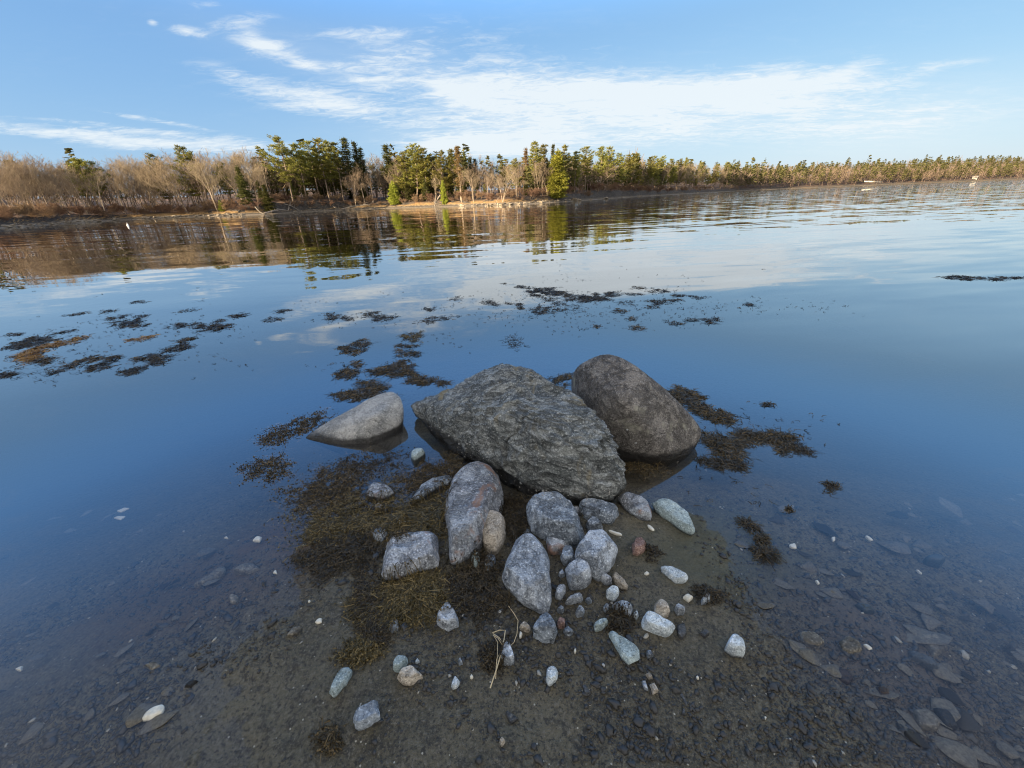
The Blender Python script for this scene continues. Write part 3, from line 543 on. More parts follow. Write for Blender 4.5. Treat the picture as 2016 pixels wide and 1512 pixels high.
SH = [('D', [(815, 1240), (840, 1195), (900, 1150), (950, 1137), (962, 1160), (940, 1200), (880, 1240)], .02, 'pale wavy oyster shell lying in the left shallows'),
 ('D', [(85, 940), (110, 925), (135, 918), (120, 950)], .012, 'white shell fragment at the left edge of the shallows'),
 ('D', [(1585, 380), (1605, 360), (1613, 385)], .01, 'triangular cream shell chip near the dark slabs on the left'),
 ('D', [(670, 22), (720, -2), (757, 0), (700, 26)], .012, 'long tan shell under blue water on the far left, upper of two'),
 ('D', [(655, 60), (690, 45), (735, 45), (700, 70)], .012, 'long tan shell under blue water on the far left, lower of two'),
 ('D', [(1465, 195), (1490, 165), (1525, 165), (1510, 195)], .02, 'bright orange shell fragment by the rockweed on the left'),
 ('D', [(1300, 175), (1320, 165), (1328, 178)], .012, 'small orange shell chip left of the bright orange fragment'),
 ('A', [(80, 315), (110, 285), (145, 282), (140, 320), (105, 330)], .012, 'cream shell chip on silt left of the rockweed'),
 ('A', [(25, 145), (40, 128), (50, 140), (35, 158)], .01, 'small white chip farther up the silt left of the rockweed'),
 ('C', [(733, 793), (760, 790), (793, 822), (770, 825)], .012, 'white shell chip resting on a broad dark cobble'),
 ('C', [(455, 420), (470, 418), (487, 440), (475, 445)], .01, 'cream shell chip in the right shallows below the weed tufts'),
 ('C', [(740, 160), (760, 160), (800, 190), (780, 193)], .012, 'thin long cream shell in the blue water on the right'),
 ('C', [(300, 212), (340, 205), (352, 240), (320, 235)], .012, 'tan shell near the small floating weed tufts on the right'),
 ('C', [(550, 170), (575, 168), (575, 190), (558, 197)], .012, 'curled pink shell left of the thin long cream shell'),
 ('C', [(1040, 358), (1055, 360), (1082, 385), (1070, 385)], .01, 'thin white shell sliver below the pale green cobble'),
 ('C', [(160, 1212), (175, 1220), (165, 1235)], .01, 'white shell chip on the sand low on the right'),
 ('R8', [(1060, 612), (1110, 638), (1180, 650), (1187, 668), (1130, 657), (1070, 632)], .012, 'pale razor-shaped shell at the waterline behind the angular stone'),
 ('R8', [(1388, 568), (1420, 580), (1457, 620), (1445, 630), (1400, 600)], .012, 'slim pale shell in water above the rust red pebble'),
 ('R8', [(1358, 985), (1385, 965), (1412, 985), (1385, 1003)], .012, 'ring-shaped pale shell in water left of the hooked stone'),
 ('R8', [(1685, 1180), (1730, 1160), (1785, 1190), (1745, 1225)], .02, 'cream wedge-shaped shell in the right shallows'),
 ('B', [(520, 535), (533, 510), (545, 530), (533, 552)], .012, 'white oval shell chip on sand right of the pyramid-shaped stone'),
 ('B', [(1490, 740), (1505, 728), (1522, 755), (1500, 758)], .01, 'white shell chip below the lone triangular stone'),
 ('A', [(1355, 770), (1375, 740), (1390, 765), (1370, 780)], .012, 'white oval shell chip right of the egg-shaped pale pebble'),
 ('A', [(1760, 440), (1770, 390), (1795, 400), (1780, 450)], .015, 'white shell bit touching the dry grass stalks')]
for reg, pts, h, lab in SH: stone(reg, pts, h, 'shell', lab, 'shell', 'shell', None, d_std, 8, sink=.1)
# many dark cobbles under the shallows: copies of a few shapes
protos = []
for q in range(6):
    P = rng.normal(size=(12, 3))*(1, .62+.1*(q % 3), .34); mid, V, F = hull_stone(P, 4, 9, .6, d_smooth, 40+q); protos.append(mesh_np('cobble', V, F))
cob = []; n = 0
for side, cnt in ((1, 95), (-1, 42)):
    k_ = 0
    while k_ < cnt:
        x = rng.uniform(1290, 2040) if side > 0 else rng.uniform(-20, 640)
        y = rng.uniform(960, 1540)
        if side > 0 and (y < 1000+(1500-x)*.25 or (x < 1650 and y > 1330+rng.uniform(-60, 60))): continue
        if side < 0 and x > 620-(y-1000)*.15: continue
        w = at(x, y, 0); zg = gz1(w[0], w[1])
        if zg > -.005 or zg < -.32: continue
        s = .030*rng.lognormal(0, .42) if side > 0 else .022*rng.lognormal(0, .4)
        w = at(x, y, zg)
        o = link('cobble', protos[rng.integers(6)], None, None, (w[0], w[1], zg+s*.1)); 
        if not o.data.materials: o.data.materials.append(M['cobble'])
        if rng.random() < .25:
            o.material_slots[0].link = 'OBJECT'; o.material_slots[0].material = M[['dark', 'red', 'tan', 'dark'][rng.integers(4)]]
        o.scale = (s*1.25, s*1.25, s); o.rotation_euler = (rng.normal()*.12, rng.normal()*.12, (R_(-35)*side+rng.normal()*.5))
        lab = 'dark flat cobble among the many under clear water right of the sand' if side > 0 else 'dark flat cobble among the few under clear water left of the sand'
        tag(o, lab, 'cobble', 'submerged cobbles right of the sand' if side > 0 else 'submerged cobbles left of the sand'); k_ += 1

# gravel and grit (uncountable)
def gravel(name, n, smin, smax, sub, label, seed, sigma=.5):
    r = np.random.default_rng(seed); D, F = ico(sub); Vs = []; Fs = []; c = 0; N = 0
    while N < n:
        x = r.uniform(-60, 2076, 4000); y = 1512-(1512-860)*r.beta(1.1, 1.6, 4000)*1.02
        for i in range(4000):
            if N >= n: break
            p = at(x[i], y[i], 0)
            if p[1] > 2.6 or abs(p[0]) > 2.4: continue
            dens = .42+1.0*vn(np.array([[p[0]*3, p[1]*3, 0]]), 21)[0]+.35*vn(np.array([[p[0]*9, p[1]*9, 0]]), 22)[0]+.35*math.exp(-((p[0]-.05)/.3)**2-((p[1]-.82)/.13)**2)+.25*min(1, max(0, (abs(p[0])-.5)*2))
            if abs(p[0]-.1) < .4 and p[1] < .80: dens -= .25
            if r.random() > dens: continue
            s = min(smax, smin*r.lognormal(.25, sigma)); a = r.uniform(0, 6.28)
            v = D*(r.uniform(.8, 1.4), r.uniform(.6, .9), r.uniform(.35, .7))*s*(1+.25*r.normal(size=(len(D), 1)))
            ca, sa = math.cos(a), math.sin(a); v = np.stack([v[:, 0]*ca-v[:, 1]*sa, v[:, 0]*sa+v[:, 1]*ca, v[:, 2]], 1)
            Vs.append((v, p[0], p[1], s)); N += 1
    xy = np.array([[q[1], q[2]] for q in Vs]); z = ground_z(xy[:, 0], xy[:, 1])
    V = np.concatenate([q[0]+(q[1], q[2], z[i]+q[3]*.12) for i, q in enumerate(Vs)])
    Fa = np.concatenate([F+i*len(D) for i in range(len(Vs))])
    tag(link(name, mesh_np(name, V, Fa, sub > 1), M['gravel']), label, 'gravel', None, 'stuff')
gravel('gravel', 2300, .0045, .017, 2, 'loose dark pebbles and shell bits strewn over the sand and shallows', 21)
gravel('stone_chips', 7500, .0034, .012, 1, 'small angular stone chips strewn over the sand and shallows', 23, .55)
gravel('fine_gravel', 16000, .0018, .005, 1, 'fine grit strewn over the wet sand', 22, .4)

# ------------------------------------------------------------------ surface lookup for draped things
big_bvh = BVHTree.FromPolygons([tuple(v) for v in np.concatenate(ALL_V).tolist()], np.concatenate(ALL_F).tolist())
def surf(x, y, water=False):
    z = gz1_fast(x, y); h = big_bvh.ray_cast(Vector((x, y, 3)), Vector((0, 0, -1)))
    if h[0] is not None and h[0].z > z: z = h[0].z
    return max(z, 0.0) if water else z
def gz1_fast(x, y):
    h = beach_bvh.ray_cast(Vector((x, y, 3)), Vector((0, 0, -1))); return h[0].z if h[0] is not None else -2.0

# barnacles and snails on the boulder
def on_boulder(x, y):
    d = pix(x, y); h = big_bvh.ray_cast(Vector((0, 0, CAM_H)), Vector(d)); return h[0], h[1]
D, F = ico(2); Vs = []; Fs = []; c = 0
spots = [(rng.normal(1110, 60), rng.normal(972, 7)) for _ in range(70)]+[(rng.normal(935, 22), rng.normal(897, 13)) for _ in range(34)]+[(rng.uniform(960, 1030), rng.uniform(915, 962)) for _ in range(12)]+[(rng.uniform(830, 930), 0) for _ in range(9)]
for (x, y) in spots:
    if y == 0: y = 835+(x-830)*.62+rng.normal()*7
    h, nrm = on_boulder(x, y)
    if h is None: continue
    s = rng.uniform(.0018, .0045); v = D*(s, s, s*.8); Vs.append(v+np.array(h)); Fs.append(F+c); c += len(D)
bo = link('barnacles', mesh_np('barnacles', np.concatenate(Vs)-np.array(BOULDER.location), np.concatenate(Fs)), M['barn'], BOULDER); bo['kind'] = 'stuff'
sn = None
sV, sF = [], []
def spiral_snail():
    V = []; Fq = []; n, mseg = 22, 8
    for i in range(n+1):
        u = i/n; a = u*6.28*2.3; r = .5*(1-u)**1.1; cx, cy, cz = r*math.cos(a), r*math.sin(a), u*.9; w = .48*(1-u)**.9+.02
        for j in range(mseg):
            b = j/mseg*6.283; V.append((cx+w*math.cos(b)*math.cos(a), cy+w*math.cos(b)*math.sin(a), cz+w*math.sin(b)))
    for i in range(n):
        for j in range(mseg): Fq.append((i*mseg+j, i*mseg+(j+1) % mseg, (i+1)*mseg+(j+1) % mseg, (i+1)*mseg+j))
    return mesh_np('periwinkle', np.array(V), np.array(Fq))
snail_me = spiral_snail(); snail_me.materials.append(M['snail'])
for x, y in [(1077, 746), (1120, 787), (1098, 814), (1121, 922), (1006, 925), (1155, 832), (866, 824), (878, 828), (884, 858), (904, 874), (955, 855), (971, 826), (1026, 952), (1025, 950), (1235, 846), (1252, 872), (1069, 967), (1165, 836)]:
    h, nrm = on_boulder(x, y)
    if h is None: continue
    o = link('periwinkle', snail_me, None, None, h); s = rng.uniform(.006, .009); o.scale = (s, s, s); o.rotation_euler = nrm.to_track_quat('Z', 'Y').to_euler()
    tag(o, 'tiny pale periwinkle snail clinging to the big boulders', 'snail', 'periwinkles on the big boulders')
for reg, x, y in [('R7', 1415, 825), ('R7', 985, 887), ('R7', 1207, 603), ('R7', 1660, 1305), ('R7', 1205, 1180), ('R7', 1345, 1345), ('R7', 1105, 1360), ('R7', 1520, 1325), ('A', 1560, 530), ('A', 1600, 220), ('B', 760, 635), ('B', 825, 130)]:
    X_, Y_ = rp(reg, x, y); h, nrm = on_boulder(X_, Y_)
    g = at(X_, Y_, .03); z = surf(g[0], g[1]); o = link('periwinkle', snail_me, None, None, (g[0], g[1], z)); s = rng.uniform(.006, .009); o.scale = (s, s, s); o.rotation_euler = (rng.normal()*.5, rng.normal()*.5, rng.uniform(0, 6))
    tag(o, 'tiny white periwinkle snail among the small stones and weed', 'snail', 'periwinkles on the low stones and weed')

# ------------------------------------------------------------------ seaweed
def ribbons(lines, widths, flat=.35):
    """lines: list of (k,3) arrays -> crossed thin ribbons"""
    Vs = []; Fs = []; c = 0
    for L, w in zip(lines, widths):
        k_ = len(L); T = np.gradient(L, axis=0); T /= (np.linalg.norm(T, axis=1)[:, None]+1e-9)
        ang = rng.uniform(-.9, .9); up = np.array([0, 0, 1.0]); S = np.cross(T, up); S /= (np.linalg.norm(S, axis=1)[:, None]+1e-6)
        B = np.cross(S, T); S = S*math.cos(ang)+B*math.sin(ang)
        tp = (np.linspace(1, .45, k_)*w)[:, None]; Vs.append(np.concatenate([L-S*tp, L+S*tp])); i = np.arange(k_-1)
        Fs.append(np.stack([i, i+1, i+1+k_, i+k_], 1)+c); c += 2*k_
    return np.concatenate(Vs), np.concatenate(Fs)
def ell_pts(reg, cx, cy, rx, ry, tilt, n, clump=.6, seed=0):
    out = []; ca, sa = math.cos(R_(tilt)), math.sin(R_(tilt)); a0 = rng.uniform(0, 6)
    tries = 0; s_ = REG[reg][2]
    while len(out) < n and tries < n*30:
        tries += 1
        a = rng.uniform(0, 6.283); r = rng.random()**.5*1.6
        lim = .72+.28*math.sin(3*a+a0)*.6+.22*math.sin(7*a+a0*2)
        if r > lim+abs(rng.normal())*.27: continue
        u, v = rx*r*math.cos(a), ry*r*math.sin(a)
        if vn(np.array([[u/s_*.13+a0*9, v/s_*.30, a0]]), 77)[0] < clump-.66 and n > 100: continue
        out.append((*rp(reg, cx+u*ca-v*sa, cy+u*sa+v*ca), r))
    return out
def float_patch(reg, cx, cy, rx, ry, tilt, mat, label, dens=1.0, group='floating rockweed patches', obj=True):
    s = REG[reg][2]; X_, Y_ = rp(reg, cx, cy); c = at(X_, Y_, 0); dist = math.hypot(c[0], c[1])
    area = math.pi*(rx/s)*(ry/s); n = int(min(1400, max(60, area*.55*dens)))
    L = []; Wd = []
    mpp = (math.hypot(dist, 1.5)/FPX)   # metres per photo pixel here
    for (x, y, r) in ell_pts(reg, cx, cy, rx, ry, tilt, n):
        p = at(x, y, 0); ln = min(rng.uniform(.03, .085)*(1+dist*.06), 1.1*rx/s*mpp*1.2); th = rng.uniform(0, 6.283); k_ = 5
        pts = []; z0 = rng.uniform(.0, .007)*(1.3-min(r, 1.2)); lift = rng.uniform(-.004, .014)*(1 if rng.random() < .5 else .2)
        q = np.array([p[0], p[1]])
        for i in range(k_):
            pts.append((q[0], q[1], .002+z0+lift*math.sin(i/(k_-1)*3.14))); th += rng.normal()*.45; q = q+np.array([math.cos(th), math.sin(th)])*ln/k_
        L.append(np.array(pts)); Wd.append(rng.uniform(.0012, .0026)*(1+dist*.10))
    V, Fq = ribbons(L, Wd); V = V-np.array([c[0], c[1], 0])
    o = link('floating_rockweed', mesh_np('floating_rockweed', V, Fq), M[mat], None, (c[0], c[1], 0)); tag(o, label, 'seaweed', group); return o
LEFTF = 'dark rockweed patch among those floating on the calm water at the left'
FP = [('E', 210, 415, 160, 30, -12, 'weedblack', 'dark rockweed streak floating just above the golden patch at the left', 1.2), ('E', 215, 500, 105, 40, -22, 'weedgold', 'golden orange rockweed patch floating at the left edge', 1.5),
 ('E', 440, 415, 165, 18, -12, 'weedgold', 'thin golden tail trailing right from the golden rockweed patch', 1.2), ('E', 325, 540, 85, 24, 0, 'weed', 'brown rockweed patch floating just below the golden patch', 1),
 ('E', 910, 272, 105, 26, -8, 'weedblack', 'dense dark rockweed patch farthest from shore in the left group', 1.4), ('E', 1000, 388, 95, 15, -12, 'weedgold', 'pale brown rockweed streak in the middle of the left group', .9),
 ('E', 1505, 305, 125, 24, -3, 'weedblack', 'long dark rockweed patch at the right end of the left group', 1.4), ('E', 1670, 225, 70, 14, -8, 'weedblack', 'short dark rockweed streak above the long dark one', 1.2),
 ('E', 1120, 530, 80, 34, 0, 'weedblack', 'round dark tangle of rockweed at the lower right of the left group', 1.3), ('E', 1260, 450, 105, 20, -10, 'weedblack', 'dark slanting rockweed band above the round tangle', 1.3),
 ('E', 945, 612, 95, 20, -14, 'weedblack', 'lowest slanting rockweed band of the left group', 1.2), ('E', 590, 550, 110, 20, -15, 'weed', LEFTF, 1.1), ('E', 790, 520, 62, 22, -8, 'weed', LEFTF, 1.1), ('E', 690, 588, 85, 20, -10, 'weedblack', LEFTF, 1.1),
 ('E', 990, 530, 45, 15, 0, 'weed', LEFTF, .9), ('E', 45, 642, 65, 15, -8, 'weedblack', LEFTF, 1.2), ('E', 1330, 398, 62, 18, -4, 'weed', LEFTF, 1.1), ('E', 1290, 290, 110, 14, -8, 'weedblack', LEFTF, 1), ('E', 1550, 260, 45, 10, -6, 'weedblack', LEFTF, 1),
 ('E', 830, 235, 85, 12, -12, 'weedblack', LEFTF, .8), ('E', 770, 190, 60, 11, -5, 'weedblack', LEFTF, .8), ('E', 550, 210, 85, 7, -8, 'weedblack', LEFTF, .8), ('E', 1000, 225, 62, 7, -5, 'weedblack', LEFTF, .8), ('E', 990, 295, 75, 9, -5, 'weedblack', LEFTF, .8),
 ('E', 400, 620, 60, 12, -15, 'weedblack', LEFTF, .7), ('E', 1930, 250, 60, 14, -6, 'weedblack', LEFTF, 1), ('E', 2000, 188, 60, 13, -5, 'weedblack', LEFTF, 1), ('E', 980, 125, 60, 9, -5, 'weedblack', LEFTF, .5), ('E', 1330, 185, 80, 12, -8, 'weedblack', LEFTF, .4), ('E', 470, 335, 60, 7, -10, 'weedblack', LEFTF, .5), ('E', 100, 355, 50, 8, 0, 'weedblack', LEFTF, .4),
 ('F', 190, 228, 50, 22, 5, 'weed', 'small rockweed clump left of the twin clumps before the pale wedge boulder', 1.2), ('F', 300, 242, 45, 16, 0, 'weedblack', 'small rockweed clump right beside the leftmost small clump', 1),
 ('F', 480, 210, 60, 15, 0, 'weed', 'upper of the twin rockweed clumps in the middle water', 1.1), ('F', 500, 240, 80, 18, 0, 'weedblack', 'lower of the twin rockweed clumps in the middle water', 1.1), ('F', 605, 235, 50, 15, 0, 'weedblack', 'thin rockweed clump right of the twin clumps', .8),
 ('F', 880, 178, 40, 16, -8, 'weedblack', 'compact small rockweed clump above the scattered sprigs in the middle', 1.2), ('F', 355, 445, 92, 42, -16, 'weed', 'oval brown rockweed clump left of the winding chain', 1.3), ('F', 320, 612, 88, 40, -28, 'weed', 'slanting brown rockweed clump beside the winding chain', 1.4),
 ('F', 770, 375, 68, 34, 0, 'weedolive', 'topmost clump of the winding rockweed chain', 1.2), ('F', 720, 440, 72, 14, 0, 'weed', 'thin band of the winding rockweed chain below its topmost clump', 1.2), ('F', 720, 490, 78, 26, 5, 'weed', 'loose clump of the winding rockweed chain above its bend', .9),
 ('F', 620, 600, 145, 42, -8, 'weed', 'broad bend of the winding rockweed chain', 1.4), ('F', 740, 650, 100, 42, 25, 'weed', 'middle of the winding rockweed chain', 1.4), ('F', 880, 685, 110, 26, 8, 'weed', 'right tail of the winding rockweed chain pointing at the layered boulder', 1.2),
 ('F', 440, 695, 70, 24, 0, 'weed', 'loose brown sprigs above the weed band behind the pale wedge boulder', .7), ('F', 410, 765, 165, 42, -12, 'weed', 'wide brown rockweed band behind the pale wedge boulder', 1.4), ('F', 930, 248, 165, 18, -8, 'weedblack', 'scattered thin rockweed sprigs in the middle water', .55), ('F', 1070, 100, 45, 14, -8, 'weedblack', 'small loose sprigs right of the reflected cloud', .7), ('F', 1310, 130, 60, 18, 8, 'weedblack', 'loose sprigs left of the two far dark weed islands', .6), ('F', 1480, 410, 70, 55, 0, 'weedblack', 'lone scatter of sprigs on open water above the layered boulder', .22),
 ('G', 470, 275, 115, 26, 3, 'weedblack', 'left of the two biggest far dark weed islands', 3.2), ('G', 600, 290, 52, 17, -5, 'weed', 'brown clump at the right tip of the left weed island', 1.3), ('G', 820, 305, 170, 28, -5, 'weedblack', 'right of the two biggest far dark weed islands', 3.0),
 ('G', 500, 245, 82, 8, 0, 'weedblack', 'thin dark strip just behind the left weed island', 1.2), ('G', 280, 228, 105, 11, 8, 'weedblack', 'dark thin strip trailing left from the left weed island', .9), ('G', 510, 322, 55, 15, 0, 'weedblack', 'loose clump in front of the left weed island', .9), ('G', 470, 400, 85, 28, 0, 'weedblack', 'bushy dark clump before the left weed island', 1.3), ('G', 560, 352, 30, 12, 0, 'weedblack', 'tiny clump above the bushy dark clump', 1.1), ('G', 270, 368, 52, 18, 10, 'weed', 'brown clump left of the bushy dark clump', 1.4),
 ('G', 100, 350, 62, 16, 10, 'weedblack', 'loose sprigs at the left end of the far weed', .6), ('G', 1105, 284, 68, 8, 2, 'weedblack', 'thin dark strip right of the right weed island', 1.3), ('G', 1310, 265, 72, 12, 0, 'weedblack', 'upper right strip of the far weed', 1.1), ('G', 1450, 297, 82, 9, 2, 'weedblack', 'long thin strip at the right of the far weed', 1.2), ('G', 1320, 337, 115, 19, -6, 'weedblack', 'broad dark clump at the right of the far weed', 1.1), ('G', 1580, 310, 45, 8, -5, 'weedblack', 'rightmost tip of the far weed strip', 1), ('G', 1230, 377, 42, 9, 0, 'weedblack', 'small strip below the broad right clump', 1),
 ('G', 1010, 405, 40, 14, 5, 'weed', 'small brown clump in the middle of the far scattered weed', 1.3), ('G', 1090, 460, 26, 13, 0, 'weed', 'tiny brown clump below the small brown one', 1.3), ('G', 845, 515, 28, 11, 0, 'weed', 'tiny lone clump left of the brown scatter', 1.1), ('G', 1130, 525, 45, 20, 0, 'weed', 'loose brown scatter above the egg-shaped boulder', .8), ('G', 1660, 472, 58, 20, 0, 'weedblack', 'spiky dark clump at the right of the far scattered weed', 1.1), ('G', 1925, 360, 30, 11, 0, 'weedblack', 'lone small clump far to the right', 1), ('G', 1390, 490, 50, 12, 10, 'weedblack', 'thin sprigs left of the spiky dark clump', .6), ('G', 1510, 467, 55, 11, 0, 'weedblack', 'thin sprigs beside the spiky dark clump', .6), ('G', 1150, 240, 50, 10, 0, 'weed', 'faint sprigs beyond the far weed', .5), ('G', 660, 380, 90, 40, 10, 'weedblack', 'open scatter between the two weed islands and the near water', .25), ('G', 1060, 345, 80, 20, 0, 'weedblack', 'open scatter below the thin right strip', .35),
 ('P', 1915, 548, 58, 3.5, 2, 'weedblack', 'dark weed streak near the right edge of the water', 1.4), ('P', 1990, 547, 20, 2.5, 0, 'weedblack', 'short weed streak at the very right edge of the water', 1.2),
 ('H', 160, 210, 105, 42, 8, 'weed', 'dark rockweed clump floating behind the right flank of the egg-shaped boulder', 1.4), ('H', 260, 300, 135, 34, 22, 'weed', 'long dark rockweed streak right of the egg-shaped boulder', 1.4), ('H', 435, 368, 85, 38, 12, 'weed', 'clump at the lower end of the long dark streak', 1.2), ('H', 440, 565, 165, 62, 26, 'weed', 'big brown spreading rockweed patch right of the egg-shaped boulder', 1.0), ('H', 635, 505, 95, 46, 5, 'weed', 'brown tuft joining the two right rockweed patches', 1.1), ('H', 840, 510, 105, 38, 0, 'weed', 'rightmost spreading rockweed patch', 1.1), ('H', 870, 575, 45, 50, 0, 'weed', 'lower lobe of the rightmost spreading patch', .9), ('H', 990, 590, 80, 30, 20, 'weedblack', 'loose sprigs at the lower right of the rightmost patch', .6), ('H', 460, 705, 100, 28, 5, 'weedblack', 'dark elongated clump below the big brown spreading patch', 1.3), ('H', 320, 675, 60, 20, 0, 'weedblack', 'thin sprigs left of the dark elongated clump', .5), ('H', 720, 1235, 35, 28, 0, 'weedblack', 'upper of the two small black tufts in the right shallows', 1.4), ('H', 740, 1330, 68, 30, 15, 'weedblack', 'lower of the two small black tufts in the right shallows', 1.3), ('H', 640, 1135, 60, 20, 25, 'weedblack', 'thin black tuft above the two small black tufts', .9), ('H', 1215, 870, 42, 35, 30, 'weedblack', 'lone loose tuft on open blue water at the right', .6), ('H', 765, 275, 32, 9, 0, 'weedblack', 'tiny sprig on open water right of the egg-shaped boulder', .8), ('H', 905, 1020, 22, 10, 0, 'weedblack', 'tiny black sprig above the right shallows', 1),
 ('P', 1110, 748, 22, 10, 0, 'weed', 'rockweed scrap between the layered and egg-shaped boulders', .8)]
for f in FP: float_patch(*f[:7], f[7], f[8])
# scattered sprigs nobody could count
L = []; Wd = []
for (reg, cx, cy, rx, ry, n) in [('E', 900, 380, 850, 260, 420), ('E', 300, 600, 300, 90, 120), ('F', 700, 230, 650, 180, 260), ('G', 900, 370, 900, 170, 620), ('G', 1000, 130, 900, 90, 70), ('H', 550, 500, 560, 260, 150), ('F', 550, 600, 480, 260, 220), ('H', 600, 1000, 500, 300, 40), ('P', 1560, 600, 140, 26, 50), ('P', 250, 640, 300, 60, 120), ('P', 560, 900, 80, 60, 90)]:
    for (x, y, r) in ell_pts(reg, cx, cy, rx, ry, 0, n):
        p = at(x, y, 0); dist = math.hypot(p[0], p[1])
        if vn(np.array([[p[0]*1.1, p[1]*1.1, 4.0]]), 8)[0] < -.05: continue
        if surf(p[0], p[1]) > -.01: continue
        th = rng.uniform(0, 6.283); q = np.array([p[0], p[1]]); pts = []; ln = rng.uniform(.02, .06)*(1+dist*.07)
        for i in range(4): pts.append((q[0], q[1], .003+.006*math.sin(i))); th += rng.normal()*.6; q = q+np.array([math.cos(th), math.sin(th)])*ln/4
        L.append(np.array(pts)); Wd.append(rng.uniform(.0014, .003)*(1+dist*.09))
V, Fq = ribbons(L, Wd); tag(link('floating_weed_bits', mesh_np('floating_weed_bits', V, Fq), M['weedblack']), 'loose dark sprigs of weed scattered over the calm water', 'seaweed', None, 'stuff')
# draped mats
def mat_patch(cx, cy, rx, ry, tilt, n, mat, label, ln=(.035, .09), head=None, thick=.02, z0=0.03, width=(.0012, .0026), water=True, bl=1.2, zmax=.13, keep=.9):
    pts = ell_pts('P', cx, cy, rx, ry, tilt, int(n*1.35)); L = []; Wd = []; B = []
    for (x, y, r) in pts:
        p = at(x, y, z0)
        if surf(p[0], p[1]) > zmax: continue
        if surf(p[0], p[1])-gz1_fast(p[0], p[1]) > .03 and rng.random() < keep: continue
        th = (head if head is not None else rng.uniform(0, 6.283))+rng.normal()*(.55 if head is not None else 1)
        q = np.array([p[0], p[1]]); l_ = rng.uniform(*ln); k_ = 7; P_ = []; lay = rng.uniform(0, thick)*(1.15-min(r, 1.1))
        zp = None
        for i in range(k_):
            z = surf(q[0], q[1])
            if z > zmax+.025 or (i > 1 and z-gz1_fast(q[0], q[1]) > .04 and rng.random() < keep*.6): break
            if water: z = max(z, -.012+rng.random()*.01)
            zp = z if zp is None else max(z, zp-.03)
            P_.append((q[0], q[1], zp+.003+lay*(1-.3*i/k_)+.003*math.sin(i*1.7+th))); th += rng.normal()*.5; q = q+np.array([math.cos(th), math.sin(th)])*l_/k_
        if len(P_) < 4: continue
        P_ = np.array(P_); L.append(P_); Wd.append(rng.uniform(*width))
        if rng.random() < .8:
            i0 = rng.integers(1, len(P_)-1); th2 = th+rng.choice([-1, 1])*rng.uniform(.4, 1.0); d = np.array([math.cos(th2), math.sin(th2), rng.uniform(-.1, .25)])
            L.append(np.array([P_[i0]+d*l_*.13*j for j in range(4)])); Wd.append(rng.uniform(*width)*.9)
        if rng.random() < bl: B.append(P_[rng.integers(2, len(P_))])
    V, Fq = ribbons(L, Wd); Fs = [Fq]; Vs = [V]; c = len(V); D, F = ico(2)
    for b in B: s = rng.uniform(.0022, .0044); Vs.append(D*(s, s, s)+b); Fs.append(F+c); c += len(D)
    cc = at(cx, cy, 0); V = np.concatenate(Vs)-cc
    tag(link('rockweed', mesh_np('rockweed', V, Fs if len(Fs) == 1 else [Fs[0], np.concatenate(Fs[1:])]), M[mat], None, cc), label, 'seaweed', 'rockweed draped around the stones')
mat_patch(655, 955, 95, 48, -22, 1500, 'weed', 'wide brown rockweed mat in shallow water below the pale wedge boulder', head=2.6)
mat_patch(700, 1010, 120, 60, -20, 1800, 'weedolive', 'olive rockweed mat with golden tips around the pinkish brown stone', head=3.0)
mat_patch(690, 1075, 85, 45, -10, 900, 'weedblack', 'dark lower fringe of the rockweed mat beside the bare silt', head=3.6)
mat_patch(530, 915, 55, 26, -5, 420, 'weed', 'loose rockweed tuft at the far left of the mats', head=3.1)
mat_patch(600, 828, 62, 18, -14, 560, 'weed', 'rockweed band against the far side of the pale wedge boulder', head=3.0)
mat_patch(545, 855, 40, 14, -12, 260, 'weed', 'small rockweed band left of the pale wedge boulder', head=3.0)
mat_patch(735, 905, 90, 22, -6, 320, 'weedblack', 'thin submerged weed before the pale wedge boulder', head=2.9)
mat_patch(860, 930, 72, 34, -10, 1300, 'weed', 'brown rockweed heap under the left flank of the layered boulder', head=3.9)
mat_patch(845, 1005, 62, 46, -25, 1400, 'weedolive', 'long-haired rockweed draped between the narrow stone and the tall rock', zmax=.2, head=3.9, ln=(.06, .13))
mat_patch(800, 1058, 26, 16, -10, 260, 'weed', 'rockweed tuft lying in the notch of the speckled stone', keep=0, zmax=.2, head=4.2, ln=(.04, .08))
mat_patch(808, 1165, 80, 44, -12, 2400, 'weedolive', 'shaggy golden brown rockweed hanging below the speckled stone', zmax=.085, head=4.2, ln=(.05, .12), thick=.03)
mat_patch(750, 1180, 40, 50, 10, 700, 'weedblack', 'dark weed fringe left of the shaggy golden brown rockweed', head=3.9)
mat_patch(930, 1145, 62, 62, 0, 1500, 'weedblack', 'black weed carpet between the speckled and flat-topped stones', zmax=.075, head=4.6, ln=(.03, .08))
mat_patch(1012, 1005, 32, 48, 0, 900, 'weedblack', 'black weed in the shadow between the tall rock and the cracked stone', zmax=.06, head=4.7, ln=(.04, .1))
mat_patch(1258, 895, 45, 28, 10, 700, 'weed', 'rockweed under the egg-shaped boulder beside the layered boulder', zmax=.02, head=5.2)
mat_patch(712, 1280, 34, 24, -20, 420, 'weedolive', 'bladdery golden weed cluster on the left of the sand', ln=(.02, .05), bl=1.6, thick=.03)
mat_patch(735, 1255, 26, 20, -20, 220, 'weedblack', 'black weed lump behind the bladdery golden cluster', ln=(.02, .05), bl=.9)
mat_patch(1220, 1222, 20, 15, 10, 150, 'weedblack', 'small black weed tuft on sand below the oblong stone', zmax=.05, ln=(.03, .06))
mat_patch(1285, 1085, 12, 12, 0, 50, 'weedblack', 'small dark sprig right of the rust red pebble', ln=(.02, .05))
mat_patch(1400, 1165, 24, 8, 0, 130, 'weedblack', 'small dark sprig in water right of the cream wedge-shaped shell', ln=(.03, .06))
